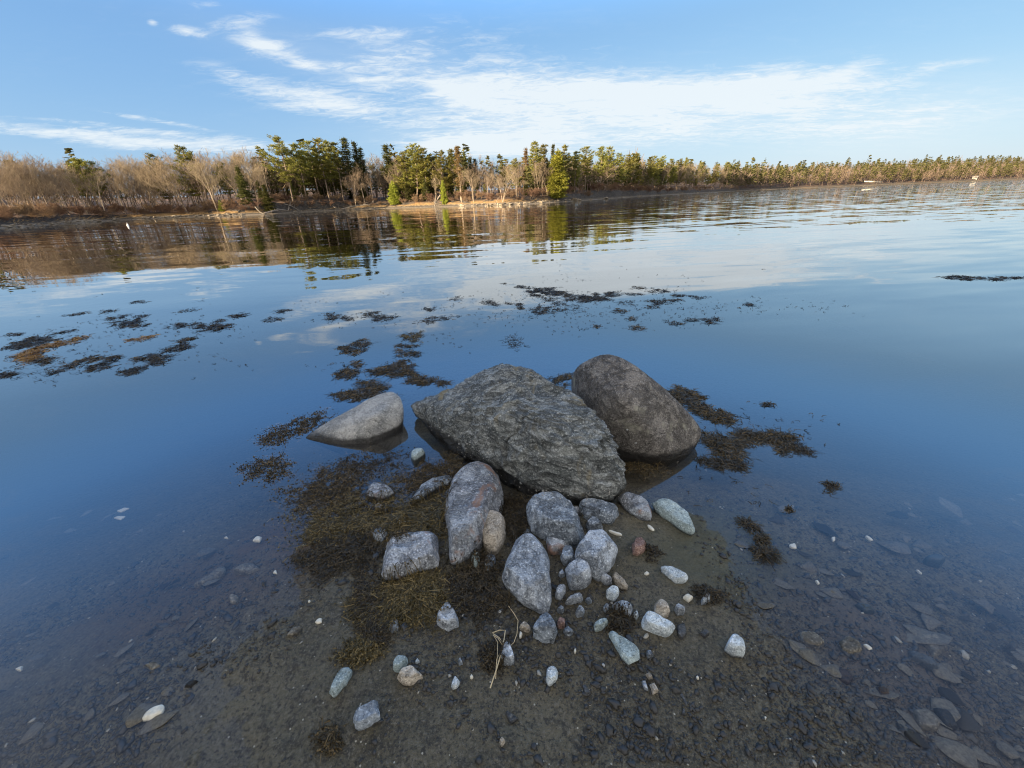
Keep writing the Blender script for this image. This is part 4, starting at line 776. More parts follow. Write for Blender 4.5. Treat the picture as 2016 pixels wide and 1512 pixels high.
mat_patch(975, 1290, 26, 20, 0, 260, 'weedblack', 'black weed under the dry grass stalks', ln=(.02, .05))
mat_patch(655, 1445, 16, 18, 20, 130, 'weed', 'brown weed scrap at the lower left of the sand', ln=(.03, .06), head=4.2)

# ------------------------------------------------------------------ dry grass stalks, one thing of several stems
def tube(P, r0, r1, ns=5):
    P = np.asarray(P, float); k_ = len(P); T = np.gradient(P, axis=0); T /= np.linalg.norm(T, axis=1)[:, None]+1e-9
    ref = np.array([0, 0, 1.0]) if abs(T[0][2]) < .9 else np.array([1.0, 0, 0]); A = np.cross(T, ref); A /= np.linalg.norm(A, axis=1)[:, None]+1e-9; B = np.cross(T, A)
    r = np.linspace(r0, r1, k_)[:, None]; V = np.concatenate([P+r*(A*math.cos(a)+B*math.sin(a)) for a in np.arange(ns)*6.28318/ns]); i = np.arange(k_-1); Fs = []
    for s in range(ns): a, b = s*k_, ((s+1) % ns)*k_; Fs.append(np.stack([i+a, i+b, i+1+b, i+1+a], 1))
    return V, np.concatenate(Fs)
def join(parts):
    Vs, Fs, c = [], [], 0
    for V, F in parts: Vs.append(V); Fs.append(F+c); c += len(V)
    return np.concatenate(Vs), np.concatenate(Fs)
gc = at(*rp('A', 1630, 540), .05); gr = empty('dry_grass', gc); tag(gr, 'bent straw-coloured dry grass stalks lying on the sand', 'dry grass')
for pl, zz, r in [([(1640, 130), (1720, 240), (1755, 300), (1745, 410), (1720, 480), (1650, 545)], .035, .0017), ([(1525, 855), (1580, 690), (1630, 520), (1650, 380), (1600, 378), (1540, 402)], .06, .0024), ([(1582, 640), (1588, 480), (1550, 415)], .055, .0015), ([(1548, 418), (1590, 445), (1632, 512)], .06, .0014), ([(1552, 408), (1600, 440), (1634, 490)], .065, .0014), ([(1570, 780), (1578, 620), (1620, 540)], .05, .0015)]:
    P = np.array([at(*rp('A', x, y), zz-(.02 if i in (0, len(pl)-1) else 0)) for i, (x, y) in enumerate(pl)]); V, F = tube(P, r, r*.7); link('stem', mesh_np('stem', V-gc, F), M['straw'], gr)

# ------------------------------------------------------------------ far shore land
SHP = [(-700, 28), (-300, 25), (-60, 21), (0, 19), (120, 15.5), (250, 12.8), (360, 12.5), (480, 13.2), (520, 12.8), (600, 11.3), (680, 10.5), (760, 10.6), (850, 11.3), (930, 12.6), (1000, 13.2), (1080, 12.2), (1130, 11), (1200, 8.6), (1300, 6.0), (1380, 4.6), (1450, 3.6), (1550, 3.1), (1700, 2.75), (1850, 2.45), (2016, 2.2), (2300, 2.1), (2700, 2.1)]
_hx = np.array([s[0] for s in SHP], float); _hd = np.array([s[1] for s in SHP], float)
def shore(x):
    """bearing vector and distance of the far waterline under photo column x"""
    hy = 430-80*x/2016; d = pix(x, hy); a = np.array([d[0], d[1]]); a /= np.linalg.norm(a)
    dr = float(np.interp(x, _hx, _hd)); w = at(x, hy+dr, 0); return a, float(np.hypot(w[0], w[1]))
def land_z(x, r):
    """height of the land r metres behind the waterline at column x"""
    bank = 1.1+1.5*math.exp(-((x-610)/110)**2)+1.0*math.exp(-((x-1210)/90)**2)-.5*math.exp(-((x-350)/120)**2)
    if r <= 0: return .12*r
    z = .10*min(r, 4)
    z += bank*min(1, max(0, (r-3.2)/3.2))**1.3
    s = .05+.05*max(0, min(1, (x-1350)/500))-.02*math.exp(-((x-950)/120)**2)
    return z+s*max(0, min(r-6, 190))
cols = np.concatenate([np.linspace(-700, -80, 14)[:-1], np.linspace(-80, 2100, 300), np.linspace(2100, 2700, 16)[1:]])
rs = np.array([-30, -12, -6, -3, -1.5, -.6, 0, .5, 1, 1.7, 2.5, 3.2, 3.8, 4.4, 5, 5.7, 6.5, 8, 10, 13, 18, 26, 40, 65, 100, 160, 260])
V = []
for x in cols:
    a, d = shore(x)
    for r in rs: V.append((a[0]*(d+r), a[1]*(d+r), land_z(x, r)))
V = np.array(V); far_n = fbm(V*.35, 4, 31); V[:, 2] += np.where(V[:, 2] > -.5, far_n*.22*np.clip(V[:, 2]+.25, .1, 2.0), 0); 
nr = len(rs); i = (np.arange(len(cols)-1)[:, None]*nr+np.arange(nr-1)[None]).ravel()
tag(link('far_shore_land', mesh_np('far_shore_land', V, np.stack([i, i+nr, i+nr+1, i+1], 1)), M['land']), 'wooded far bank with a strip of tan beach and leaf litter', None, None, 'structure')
# unseen high bank, added behind the camera to shade the beach
def hill_z(x, y):
    u = (x+26)*.927+(y+10)*.375; v = -(x+26)*.375+(y+10)*.927
    return -1.6+12.5*np.exp(-(u/11)**4-(v/24)**4)+.6*fbm(np.stack([x*.15, y*.15, 0*x], 1), 3, 3)*np.exp(-(u/14)**4-(v/28)**4)
V, F = grid_mesh('hill', np.linspace(-46, 4, 60), np.linspace(-46, 20, 70), hill_z)
tag(link('shade_hill', mesh_np('shade_hill', V, F), M['land']), 'unseen earth bank added behind the beach to shade it', None, None, 'structure')

# ------------------------------------------------------------------ trees
def quads(C, A, B):  # centres, half axes
    n = len(C); V = np.concatenate([C-A-B*.6, C+A-B*.25, C+A+B*.25, C-A+B*.6]); i = np.arange(n); return V, np.stack([i, i+n, i+2*n, i+3*n], 1)
def needles(P, Dr, size, r, n_per):
    """n_per needle sprays round each point P, brushing along Dr"""
    n = len(P)*n_per; C = np.repeat(P, n_per, 0)+r.normal(size=(n, 3))*size*np.array([.6, .6, .3]); d = np.repeat(Dr, n_per, 0)+r.normal(size=(n, 3))*.55; d[:, 2] += .25
    d /= np.linalg.norm(d, axis=1)[:, None]; w = np.cross(d, r.normal(size=(n, 3))); w /= np.linalg.norm(w, axis=1)[:, None]+1e-9; s = r.uniform(.6, 1.2, n)[:, None]*size
    return quads(C, d*s*.62, w*s*.26)
def tree_pine(seed, H=18, open_=.35, base=.3, spread=.21, lop=0):
    r = np.random.default_rng(seed); parts = []; P, Dn = [], []
    zs = np.linspace(0, H, 9); bend = r.normal(size=2)*.35; tr = np.stack([bend[0]*np.sin(zs/H*2.5), bend[1]*np.sin(zs/H*3), zs], 1)
    parts.append(tube(tr, H*.013, H*.003, 6))
    z = base*H; sec = []
    while z < H*.985:
        u = (z-base*H)/(H*(1-base)); L = H*spread*(1-u**2.2)**.8*(.55+.45*min(1, u*4))+.35
        nb = r.integers(3, 6); a0 = r.uniform(0, 6.28)
        for b in range(nb):
            if r.random() < open_*(1-u*.7): continue
            a = a0+b*6.28/nb+r.normal()*.3; l_ = L*r.uniform(.6, 1.2)*(1+lop*max(0, math.cos(a-3.3))); 
            c0 = np.array([np.interp(z, zs, tr[:, 0]), np.interp(z, zs, tr[:, 1]), z]); d = np.array([math.cos(a), math.sin(a), 0])
            rise = .12+.5*u+r.normal()*.08; q = np.linspace(0, 1, 5)[:, None]
            br = c0+d*l_*q+np.array([0, 0, 1])*l_*(rise*q**1.6-.08*np.sin(q*3.1)); parts.append(tube(br, .035+.012*l_, .012, 3))
            m_ = max(3, int(l_*3.6)); tq = r.uniform(.28, 1.04, m_); pp = np.stack([np.interp(tq, q[:, 0], br[:, j]) for j in range(3)], 1); side = np.cross(d, (0, 0, 1))
            pp += side[None]*(r.normal(size=(m_, 1))*l_*.17)+np.array([0, 0, .12]); P.append(pp); Dn.append(np.tile(d+np.array([0, 0, .35]), (m_, 1)))
        z += H*(.050+.024*r.random())*(1-.3*u)
    P.append(np.array([[tr[-1][0], tr[-1][1], H-.3], [tr[-1][0], tr[-1][1], H-.05]])); Dn.append(np.array([[0, 0, 1.0]]*2))
    return join(parts), needles(np.concatenate(P), np.concatenate(Dn), .50, r, 13)
def tree_spruce(seed, H=16, base=.12, spread=.15, droop=.25, gap=.15, cedar=False):
    r = np.random.default_rng(seed); parts = [tube(np.stack([0*np.linspace(0, 1, 5), 0*np.linspace(0, 1, 5), np.linspace(0, H, 5)], 1), H*.010, H*.0015, 5)]; P, Dn = [], []; z = base*H
    while z < H*.99:
        u = (z-base*H)/(H*(1-base)); L = H*spread*(1-u)**(.85 if not cedar else .65)*(.7+.3*min(1, u*6))+.15; nb = r.integers(4, 7); a0 = r.uniform(0, 6.28)
        for b in range(nb):
            if r.random() < gap: continue
            a = a0+b*6.28/nb+r.normal()*.25; l_ = L*r.uniform(.7, 1.2); d = np.array([math.cos(a), math.sin(a), 0]); q = np.linspace(0, 1, 4)[:, None]
            br = np.array([0, 0, z])+d*l_*q+np.array([0, 0, 1])*l_*(-droop*q+droop*.7*q**2.5); parts.append(tube(br, .02+.008*l_, .008, 3))
            m_ = max(3, int(l_*(5 if not cedar else 6))); tq = r.uniform(.12, 1.03, m_); pp = np.stack([np.interp(tq, q[:, 0], br[:, j]) for j in range(3)], 1); side = np.cross(d, (0, 0, 1)); pp += side[None]*(r.normal(size=(m_, 1))*l_*.14)
            P.append(pp); Dn.append(np.tile(d+np.array([0, 0, -.15]), (m_, 1)))
        z += H*(.028+.012*r.random())
    P.append(np.array([[0, 0, H-.15], [0, 0, H+.1]])); Dn.append(np.array([[0, 0, 1.0]]*2))
    return join(parts), needles(np.concatenate(P), np.concatenate(Dn), .46 if not cedar else .5, r, 9)
def tree_bare(seed, H=14, lean=.0, fork=0, spread=.55, base=.25, twigs=1.0):
    r = np.random.default_rng(seed); tp, cp = [], []
    def limb(p, d, L, r0, depth):
        k_ = 5 if depth < 2 else 4; pts = [p]; dd = d.copy()
        for i in range(k_-1):
            dd = dd+r.normal(size=3)*(.10 if depth == 0 else .17)+np.array([0, 0, .10 if depth else 0.02]); dd /= np.linalg.norm(dd); pts.append(pts[-1]+dd*L/(k_-1))
        pts = np.array(pts); (tp if depth == 0 else cp).append(tube(pts, r0, max(.014, r0*.35), 6 if depth == 0 else 3))
        if depth >= 4: return
        nb = [r.integers(7, 11), r.integers(4, 7), r.integers(3, 6), int(round(3*twigs))][depth]
        for b in range(nb):
            q = r.uniform(base if depth == 0 else .25, 1.0); pp = np.array([np.interp(q, np.linspace(0, 1, k_), pts[:, j]) for j in range(3)]); a = r.uniform(0, 6.28); sd = np.array([math.cos(a), math.sin(a), r.uniform(-.1, .5)])
            nd = dd*(.75 if depth == 0 else .7)+sd*spread*(1.0 if depth else .95); nd /= np.linalg.norm(nd)
            limb(pp, nd, L*r.uniform(.38, .62)*(1 if depth else (1.1-.45*q)), max(.015, r0*.42*(1-.3*q)), depth+1)
    for f in range(1+fork):
        a = r.uniform(0, 6.28); d = np.array([math.cos(a)*.16*fork+lean, math.sin(a)*.16*fork, 1.0]); d /= np.linalg.norm(d); limb(np.zeros(3)+np.array([math.cos(a), math.sin(a), 0])*.15*fork, d, H*r.uniform(.72, .82), H*.0085/(1+.25*fork), 0)
    V = np.concatenate([c[0] for c in cp]); s = H/max(V[:, 2].max(), 1); 
    return tuple((a*s, b) for a, b in (join(tp), join(cp)))
def dead_top(seed, H=16):
    r = np.random.default_rng(seed); tr, nd = tree_spruce(seed, H, .55, .09, .2, .45); return tr, nd
LIB = {}
def reg_tree(kind, gens, crown_m, trunk_m, H):
    LIB[kind] = []
    for (tv, tf), (cv, cf) in gens:
        a = mesh_np('trunk', tv, tf); a.materials.append(M[trunk_m]); b = mesh_np('crown', cv, cf, False); b.materials.append(M[crown_m]); LIB[kind].append((a, b, H))
reg_tree('pine', [tree_pine(s, open_=o, base=b, spread=sp_) for s, o, b, sp_ in ((1, .3, .30, .20), (2, .35, .38, .19), (3, .25, .25, .22), (4, .4, .42, .2), (5, .3, .33, .17))], 'pine', 'bark', 18)
reg_tree('lop', [tree_pine(11, open_=.4, base=.34, spread=.23, lop=.7)], 'pine', 'bark', 18)
reg_tree('roundpine', [tree_pine(21, 12, .05, .35, .34), tree_pine(22, 12, .2, .3, .3)], 'pine', 'bark', 12)
reg_tree('spruce', [tree_spruce(31), tree_spruce(32, spread=.17, gap=.25), tree_spruce(33, base=.3, spread=.12, gap=.3)], 'spruce', 'bark', 16)
reg_tree('thinspruce', [tree_spruce(41, 16, .35, .085, .25, .35), tree_spruce(42, 16, .45, .10, .25, .3)], 'spruce', 'bark', 16)
reg_tree('deadspruce', [tree_spruce(43, 16, .25, .09, .25, .45)], 'dead', 'birch', 16)
reg_tree('cedar', [tree_spruce(51, 12, .05, .24, .05, .1, True), tree_spruce(52, 12, .04, .28, .0, .12, True)], 'cedar', 'bark', 12)
reg_tree('bare', [tree_bare(61), tree_bare(62, fork=1), tree_bare(63, spread=.7), tree_bare(64, fork=2), tree_bare(65, lean=-.12), tree_bare(66, spread=.45, base=.4)], 'twig', 'bark', 14)
reg_tree('birch', [tree_bare(71, spread=.45, base=.35, twigs=.7), tree_bare(72, fork=1, base=.3, twigs=.7), tree_bare(73, fork=2, spread=.6, twigs=.7), tree_bare(74, lean=-.2, twigs=.6)], 'twig', 'birch', 14)
reg_tree('brush', [tree_bare(81, 3.2, fork=4, spread=.8, base=.05, twigs=.8), tree_bare(82, 3.2, fork=5, spread=.9, base=.02, twigs=.8), tree_bare(83, 3.2, fork=4, spread=.7, base=.1, twigs=.8)], 'brush', 'bark', 3.2)
ntree = 0
def plant(kind, var, xy, z, H, label, cat, group=None, name=None, wide=1.0, rot=None, parts=True):
    global ntree; ntree += 1
    L = LIB[kind]; tm, cm, H0 = L[var % len(L)]; s = H/H0
    e = empty(name or {'pine': 'pine_tree', 'lop': 'pine_tree', 'roundpine': 'pine_tree', 'spruce': 'spruce_tree', 'thinspruce': 'spruce_tree', 'deadspruce': 'spruce_tree', 'cedar': 'cedar_tree', 'bare': 'bare_tree', 'birch': 'birch_tree', 'brush': 'bush'}[kind], (xy[0], xy[1], z))
    e.scale = (s*wide, s*wide, s); e.rotation_euler = (0, 0, rng.uniform(0, 6.28) if rot is None else rot); tag(e, label, cat, group)
    for nm, me in (('trunk', tm), ('crown', cm)): o = link(nm if kind != 'brush' else {'trunk': 'stem', 'crown': 'branches'}[nm], me, None, e)
    return e
def hero(kind, px, py, back, label, cat='pine tree', var=0, wide=1.0, rot=None, group=None):
    d = pix(px, py); a = np.array([d[0], d[1]]); hyp = np.linalg.norm(a); a = a/hyp
    # column of the same bearing on the horizon line
    lo, hi = -200., 2300.
    th = math.atan2(a[0], a[1])
    for _ in range(40):
        mdl = (lo+hi)/2; b, _d = shore(mdl)
        if math.atan2(b[0], b[1]) < th: lo = mdl
        else: hi = mdl
    b, d0 = shore(lo); D_ = d0+back; z = land_z(lo, back)-.15; top = CAM_H+D_*d[2]/hyp
    return plant(kind, var, a*D_, z, max(1.0, top-z), label, cat, group, wide=wide, rot=rot)
HT = [
 ('roundpine', 153, 317, 22, 'dome-topped dark pine rising above the leafless trees at the far left', 'pine tree', 0, 1.0), ('pine', 298, 303, 16, 'slender layered pine left of the tall bushy pine', 'pine tree', 2, 1.0), ('pine', 363, 289, 18, 'tall bushy bright green pine standing over the leafless trees on the left', 'pine tree', 2, 1.25),
 ('bare', 326, 295, 30, 'tall leafless tree between the slender pine and the bushy pine', 'bare tree', 1, 1.2), ('spruce', 466, 327, 7, 'dark conical spruce above the left end of the eroded bank', 'spruce tree', 1, 1.35), ('spruce', 505, 355, 9, 'short dark spruce right of the conical spruce', 'spruce tree', 2, 1.3), ('cedar', 432, 394, 6, 'low yellow green conifer bush at the foot of the conical spruce', 'cedar', 0, 1.3),
 ('pine', 434, 320, 26, 'dark pine behind the conical spruce', 'pine tree', 0, 1.1), ('pine', 461, 309, 40, 'pine top showing over the conical spruce', 'pine tree', 4, 1), ('pine', 500, 310, 42, 'pine top left of the tall pine row', 'pine tree', 1, 1), ('spruce', 518, 364, 2.5, 'small dense conifer at the water before the eroded bank', 'spruce tree', 0, 1.6),
 ('lop', 546, 271, 9, 'tallest pine at the left of the pine row with long arms to the left', 'pine tree', 0, 1.0, 0.0), ('pine', 578, 283, 9, 'second pine of the tall row with a broad dark crown', 'pine tree', 0, 1.15), ('pine', 604, 278, 11, 'third pine of the tall row with flat layered branches', 'pine tree', 3, 1.1), ('pine', 624, 275, 9, 'fourth pine of the tall row with a high open crown', 'pine tree', 1, 1.1), ('pine', 641, 277, 14, 'narrow pine between the fourth pine and the bushy-headed pine of the row', 'pine tree', 4, .9), ('pine', 654, 281, 9, 'bushy-headed pine at the right of the tall row', 'pine tree', 3, 1.15),
 ('thinspruce', 676, 273, 10, 'tall spire-topped spruce just right of the tall pine row', 'spruce tree', 1, 1.5), ('thinspruce', 696, 280, 14, 'thin spire spruce second right of the pine row', 'spruce tree', 0, 1.2), ('thinspruce', 708, 292, 16, 'shorter thin spruce beside the second spire', 'spruce tree', 0, 1.3), ('thinspruce', 758, 286, 14, 'lone pointed spruce halfway between the two pine stands', 'spruce tree', 1, 1.4),
 ('pine', 807, 284, 9, 'tallest pine of the middle stand', 'pine tree', 2, 1.2), ('pine', 788, 299, 8, 'full pine at the left of the middle stand', 'pine tree', 2, 1.2), ('pine', 831, 291, 10, 'pine right of the tallest in the middle stand', 'pine tree', 0, 1.1), ('pine', 871, 298, 12, 'sunlit pine in the right half of the middle stand', 'pine tree', 2, 1.1), ('pine', 888, 294, 15, 'dark pine next to the reddish spruce', 'pine tree', 0, 1.1), ('deadspruce', 899, 288, 8, 'reddish brown half-dead spruce spire', 'spruce tree', 0, 1.2),
 ('thinspruce', 913, 299, 18, 'dark thin spruce right of the reddish spire', 'spruce tree', 0, 1.1), ('thinspruce', 925, 310, 22, 'short spruce tip left of the gap of bare crowns', 'spruce tree', 1, 1.2), ('thinspruce', 934, 313, 24, 'last small spruce tip before the gap of bare crowns', 'spruce tree', 0, 1.2),
 ('cedar', 772, 357, 5, 'bright green low conifer at the left foot of the middle stand', 'cedar', 1, 1.25), ('cedar', 871, 356, 4, 'yellowing young conifer at the water below the middle stand', 'cedar', 0, .75), ('spruce', 800, 350, 7, 'dark shaded spruce under the tallest middle pine', 'spruce tree', 0, 1.4), ('spruce', 835, 352, 8, 'dark shaded spruce right under the middle stand', 'spruce tree', 1, 1.3),
 ('pine', 995, 313, 26, 'green treetop above the pale white-trunked trees', 'pine tree', 0, 1.1), ('pine', 1015, 313, 22, 'yellow green treetop behind the straight white trunk', 'pine tree', 2, 1.1),
 ('deadspruce', 1035, 292, 16, 'crooked dark dead-topped tree left of the right pine stand', 'dead tree', 0, 1.0), ('pine', 1054, 279, 12, 'tallest narrow pine left of the bright yellow green tree', 'pine tree', 4, .95), ('pine', 1068, 285, 16, 'pine close right of the tallest narrow pine', 'pine tree', 4, .9), ('thinspruce', 1089, 285, 18, 'thin spire behind the bright yellow green tree', 'spruce tree', 0, 1.0),
 ('cedar', 1098, 296, 5, 'big bright yellow green conifer lit at the point', 'cedar', 1, 1.0), ('pine', 1112, 286, 12, 'pine behind the right shoulder of the bright yellow green tree', 'pine tree', 0, 1.0), ('pine', 1133, 298, 10, 'slim pine right of the bright yellow green tree', 'pine tree', 4, 1.0), ('pine', 1155, 289, 9, 'symmetrical pine with layered crown above the dark cut bank', 'pine tree', 3, 1.05), ('pine', 1185, 290, 9, 'left of the paired pines over the dark cut bank', 'pine tree', 1, 1.1), ('pine', 1201, 289, 11, 'right of the paired pines over the dark cut bank', 'pine tree', 0, 1.1), ('pine', 1224, 302, 12, 'pine right of the paired pines', 'pine tree', 2, 1.2), ('pine', 1239, 304, 16, 'broad pine before the lit round crown', 'pine tree', 0, 1.2), ('roundpine', 1256, 304, 20, 'pine with a lit round crown near the end of the right stand', 'pine tree', 1, .8),
 ('pine', 1290, 307, 22, 'first of the low pines beyond the right stand', 'pine tree', 0, 1.2), ('pine', 1304, 308, 26, 'second of the low pines beyond the right stand', 'pine tree', 2, 1.1), ('pine', 1323, 313, 26, 'third of the low pines beyond the right stand', 'pine tree', 3, 1.1), ('pine', 1339, 313, 22, 'yellowish pointed pine of the low pines', 'pine tree', 2, .9), ('roundpine', 1352, 313, 26, 'tall bare-stemmed pine with a tuft on top', 'pine tree', 0, .35), ('pine', 1364, 322, 40, 'small pine tip right of the tufted pine', 'pine tree', 4, 1.0), ('roundpine', 1384, 321, 60, 'umbrella-shaped dark crown on the skyline', 'pine tree', 1, .9), ('pine', 1411, 323, 40, 'rounded pine right of the umbrella-shaped crown', 'pine tree', 2, 1.2), ('pine', 1434, 319, 34, 'highest pine on the falling far ridge', 'pine tree', 2, 1.2), ('pine', 1448, 324, 34, 'pine beside the highest one on the falling ridge', 'pine tree', 0, 1.2),
 ('birch', 770, 318, 6, 'pale forked birch between the spruces and the middle stand', 'birch tree', 1, 1.0), ('birch', 685, 325, 5, 'leaning pale tree with spreading branches on the eroded bank', 'birch tree', 2, 1.1), ('birch', 705, 318, 6, 'pale tree with drooping branches over the bank', 'birch tree', 3, 1.1), ('birch', 724, 330, 6, 'slim pale tree right of the drooping one', 'birch tree', 0, 1.0), ('birch', 850, 330, 6, 'slanting white trunk inside the middle stand', 'birch tree', 3, .8), ('birch', 903, 325, 5, 'white-stemmed tree at the right edge of the middle stand', 'birch tree', 0, 1.0), ('birch', 927, 328, 5, 'crooked white tree right of the middle stand', 'birch tree', 1, 1.1), ('birch', 955, 326, 6, 'pale tree in the middle of the white-trunked group', 'birch tree', 3, 1.0), ('birch', 985, 322, 4, 'wide white tree with many limbs over the water', 'birch tree', 2, 1.5), ('birch', 1016, 320, 5, 'straight white trunk left of the right pine stand', 'birch tree', 0, 1.0),
 ('bare', 940, 302, 30, 'tall leafless crown in the gap right of the middle stand', 'bare tree', 0, 1.1), ('bare', 960, 306, 30, 'leafless crown right of the tall one in the gap', 'bare tree', 2, 1.1), ('bare', 745, 298, 18, 'leafless crown left of the lone pointed spruce', 'bare tree', 1, 1.0), ('bare', 15, 306, 16, 'tall leafless tree at the very left edge', 'bare tree', 1, 1.3), ('bare', 50, 318, 14, 'leafless tree second from the left edge', 'bare tree', 3, 1.3), ('bare', 490, 298, 26, 'tall leafless crown just left of the tall pine row', 'bare tree', 0, 1.2)]
for h in HT: hero(*h[:4], h[4], h[5], h[6], h[7], h[8] if len(h) > 8 else None)
def sky_line(x): return float(np.interp(x, [-60, 0, 60, 150, 220, 280, 330, 420, 500, 560, 700, 760, 840, 920, 1000, 1100, 1260, 1330, 1450], [306, 308, 320, 330, 322, 324, 306, 312, 304, 306, 312, 305, 312, 318, 318, 312, 316, 320, 328]))
GL = {0: ('leafless grey brown tree among the dense bare trees at the left shore', 'bare trees on the left shore'), 1: ('leafless tree standing behind the tall pine row and its spruces', 'bare trees behind the pine row'), 2: ('leafless tree behind the white-trunked group and the middle stand', 'bare trees behind the middle stand'), 3: ('leafless or dull tree mixed into the right pine stand', 'bare trees in the right stand')}
nfill = 0
for x0, x1, cnt, backs, kinds in [(-50, 470, 74, (5, 34), (('bare', .62), ('birch', .38))), (470, 760, 34, (14, 40), (('bare', .75), ('birch', .25))), (760, 1040, 30, (12, 36), (('bare', .6), ('birch', .4))), (1040, 1450, 40, (8, 40), (('bare', .6), ('birch', .4)))]:
    for q in range(cnt):
        x = x0+(x1-x0)*(q+rng.random())/cnt; back = rng.uniform(*backs); top = sky_line(x)-(22 if x < 480 else 8)+abs(rng.normal())*20*(1.0 if back < 20 else .5)
        kd = kinds[0][0] if rng.random() < kinds[0][1] else kinds[1][0]; gi = 0 if x < 470 else 1 if x < 760 else 2 if x < 1040 else 3
        lab, grp = GL[gi]
        if kd == 'birch': lab, grp = lab.replace('leafless grey brown', 'pale-barked leafless').replace('leafless or dull', 'pale-barked leafless').replace('leafless tree', 'pale-barked leafless tree') if 'pale' not in lab else lab, grp.replace('bare', 'pale bare')
        hero(kd, x, top, back, lab, 'bare tree', int(rng.integers(6)), rng.uniform(.9, 1.3), None, grp)
# green trees behind the front ones
for x0, x1, cnt, lab, grp in [(530, 720, 20, 'dark evergreen filling the gaps behind the tall pine row', 'evergreens behind the pine row'), (765, 915, 20, 'dark evergreen filling the gaps behind the middle stand', 'evergreens behind the middle stand'), (1030, 1290, 44, 'dark evergreen filling the gaps behind the right stand', 'evergreens behind the right stand'), (1280, 1480, 22, 'low pine among those on the falling ridge beyond the right stand', 'pines on the falling ridge'), (930, 1040, 6, 'dull evergreen behind the white-trunked group', 'evergreens behind the white trunks')]:
    for q in range(cnt):
        x = x0+(x1-x0)*(q+rng.random())/cnt; back = rng.uniform(12, 30); kd = 'spruce' if rng.random() < .55 and x < 1280 else 'pine'
        top = sky_line(x)+rng.uniform(12, 60)*(1 if x < 1280 else .5); hero(kd, x, top, back, lab, 'evergreen tree', int(rng.integers(5)), rng.uniform(1.0, 1.4), None, grp)
# brush along the bank
for q in range(110):
    x = -40+1440*(q+rng.random())/110; a, d = shore(x); back = rng.uniform(4.6, 9); z = land_z(x, back)-.1
    zone = 'left shore' if x < 470 else 'eroded bank' if x < 760 else 'middle shore' if x < 1040 else 'right bank'
    plant('brush', int(rng.integers(3)), a*(d+back), z, rng.uniform(1.3, 3.2)*(1+.35*(d > 150)), f'twiggy leafless bush among those growing on the {zone}', 'bush', f'bushes on the {zone}', wide=rng.uniform(1.0, 1.8))

# woods that read as one mass: hill behind and the distant right shore
def clump_tree(r, H, conif):
    n = 64 if conif else 44; H *= r.lognormal(0, .16); u = r.random(n)**.8
    if conif: z = H*(.25+.75*u); rad = H*.20*(1-u)**.7+.2; a = r.uniform(0, 6.28, n); rr = rad*np.sqrt(r.random(n)); C = np.stack([rr*np.cos(a), rr*np.sin(a), z], 1)
    else: d = r.normal(size=(n, 3)); d /= np.linalg.norm(d, axis=1)[:, None]; C = d*(r.random((n, 1))**.4)*np.array([.3, .3, .38])*H; C[:, 2] += H*.62
    d = r.normal(size=(n, 3)); d /= np.linalg.norm(d, axis=1)[:, None]; w = np.cross(d, r.normal(size=(n, 3))); w /= np.linalg.norm(w, axis=1)[:, None]; s = H*(.055 if conif else .050)*r.uniform(.6, 1.4, n)[:, None]
    if conif: d[:, 2] *= .35
    else: d[:, 2] = np.abs(d[:, 2])+.4; w *= .22; s *= 1.7
    return quads(C, d*s, w*s*.7)
def woods(name, label, spec, mats):
    for mi, mt in enumerate(mats):
        parts = []; r = np.random.default_rng(91+mi)
        for (x0, x1, n, b0, b1, h0, h1, frac) in spec:
            for q in range(n):
                x = r.uniform(x0, x1); back = b0+(b1-b0)*r.random()**1.2; con = r.random() < frac
                if con != (mi == 0): continue
                a, d = shore(x); H = r.uniform(h0, h1)*(1 if con else .85); V, F = clump_tree(r, H, con); xy = a*(d+back); parts.append((V+np.array([xy[0], xy[1], land_z(x, back)-.3]), F))
                if back < b0+25 and r.random() < .6: 
                    tv, tf = tube(np.array([[xy[0], xy[1], land_z(x, back)-.3], [xy[0], xy[1], land_z(x, back)+H*.6]]), .16, .08, 4); 
                    if not con: parts.append((tv, tf))
        V, F = join(parts); tag(link(name[mi], mesh_np(name[mi], V, F, False), M[mt]), label[mi], 'woods', None, 'stuff')
woods(('evergreen_woods', 'bare_woods'), ('distant evergreen woods along the right far shore and behind the front trees', 'distant leafless woods along the right far shore and behind the front trees'),
      [(1420, 2120, 2800, 4, 190, 11, 18, .40), (1230, 1480, 360, 20, 120, 10, 15, .4), (-100, 520, 420, 34, 110, 8, 11, .12), (520, 1250, 760, 24, 120, 8, 11, .25), (1035, 1310, 230, 11, 45, 6, 10, .7), (540, 720, 70, 16, 45, 9, 13, .6), (765, 925, 80, 14, 45, 9, 13, .7)], ('farpine', 'twig'))

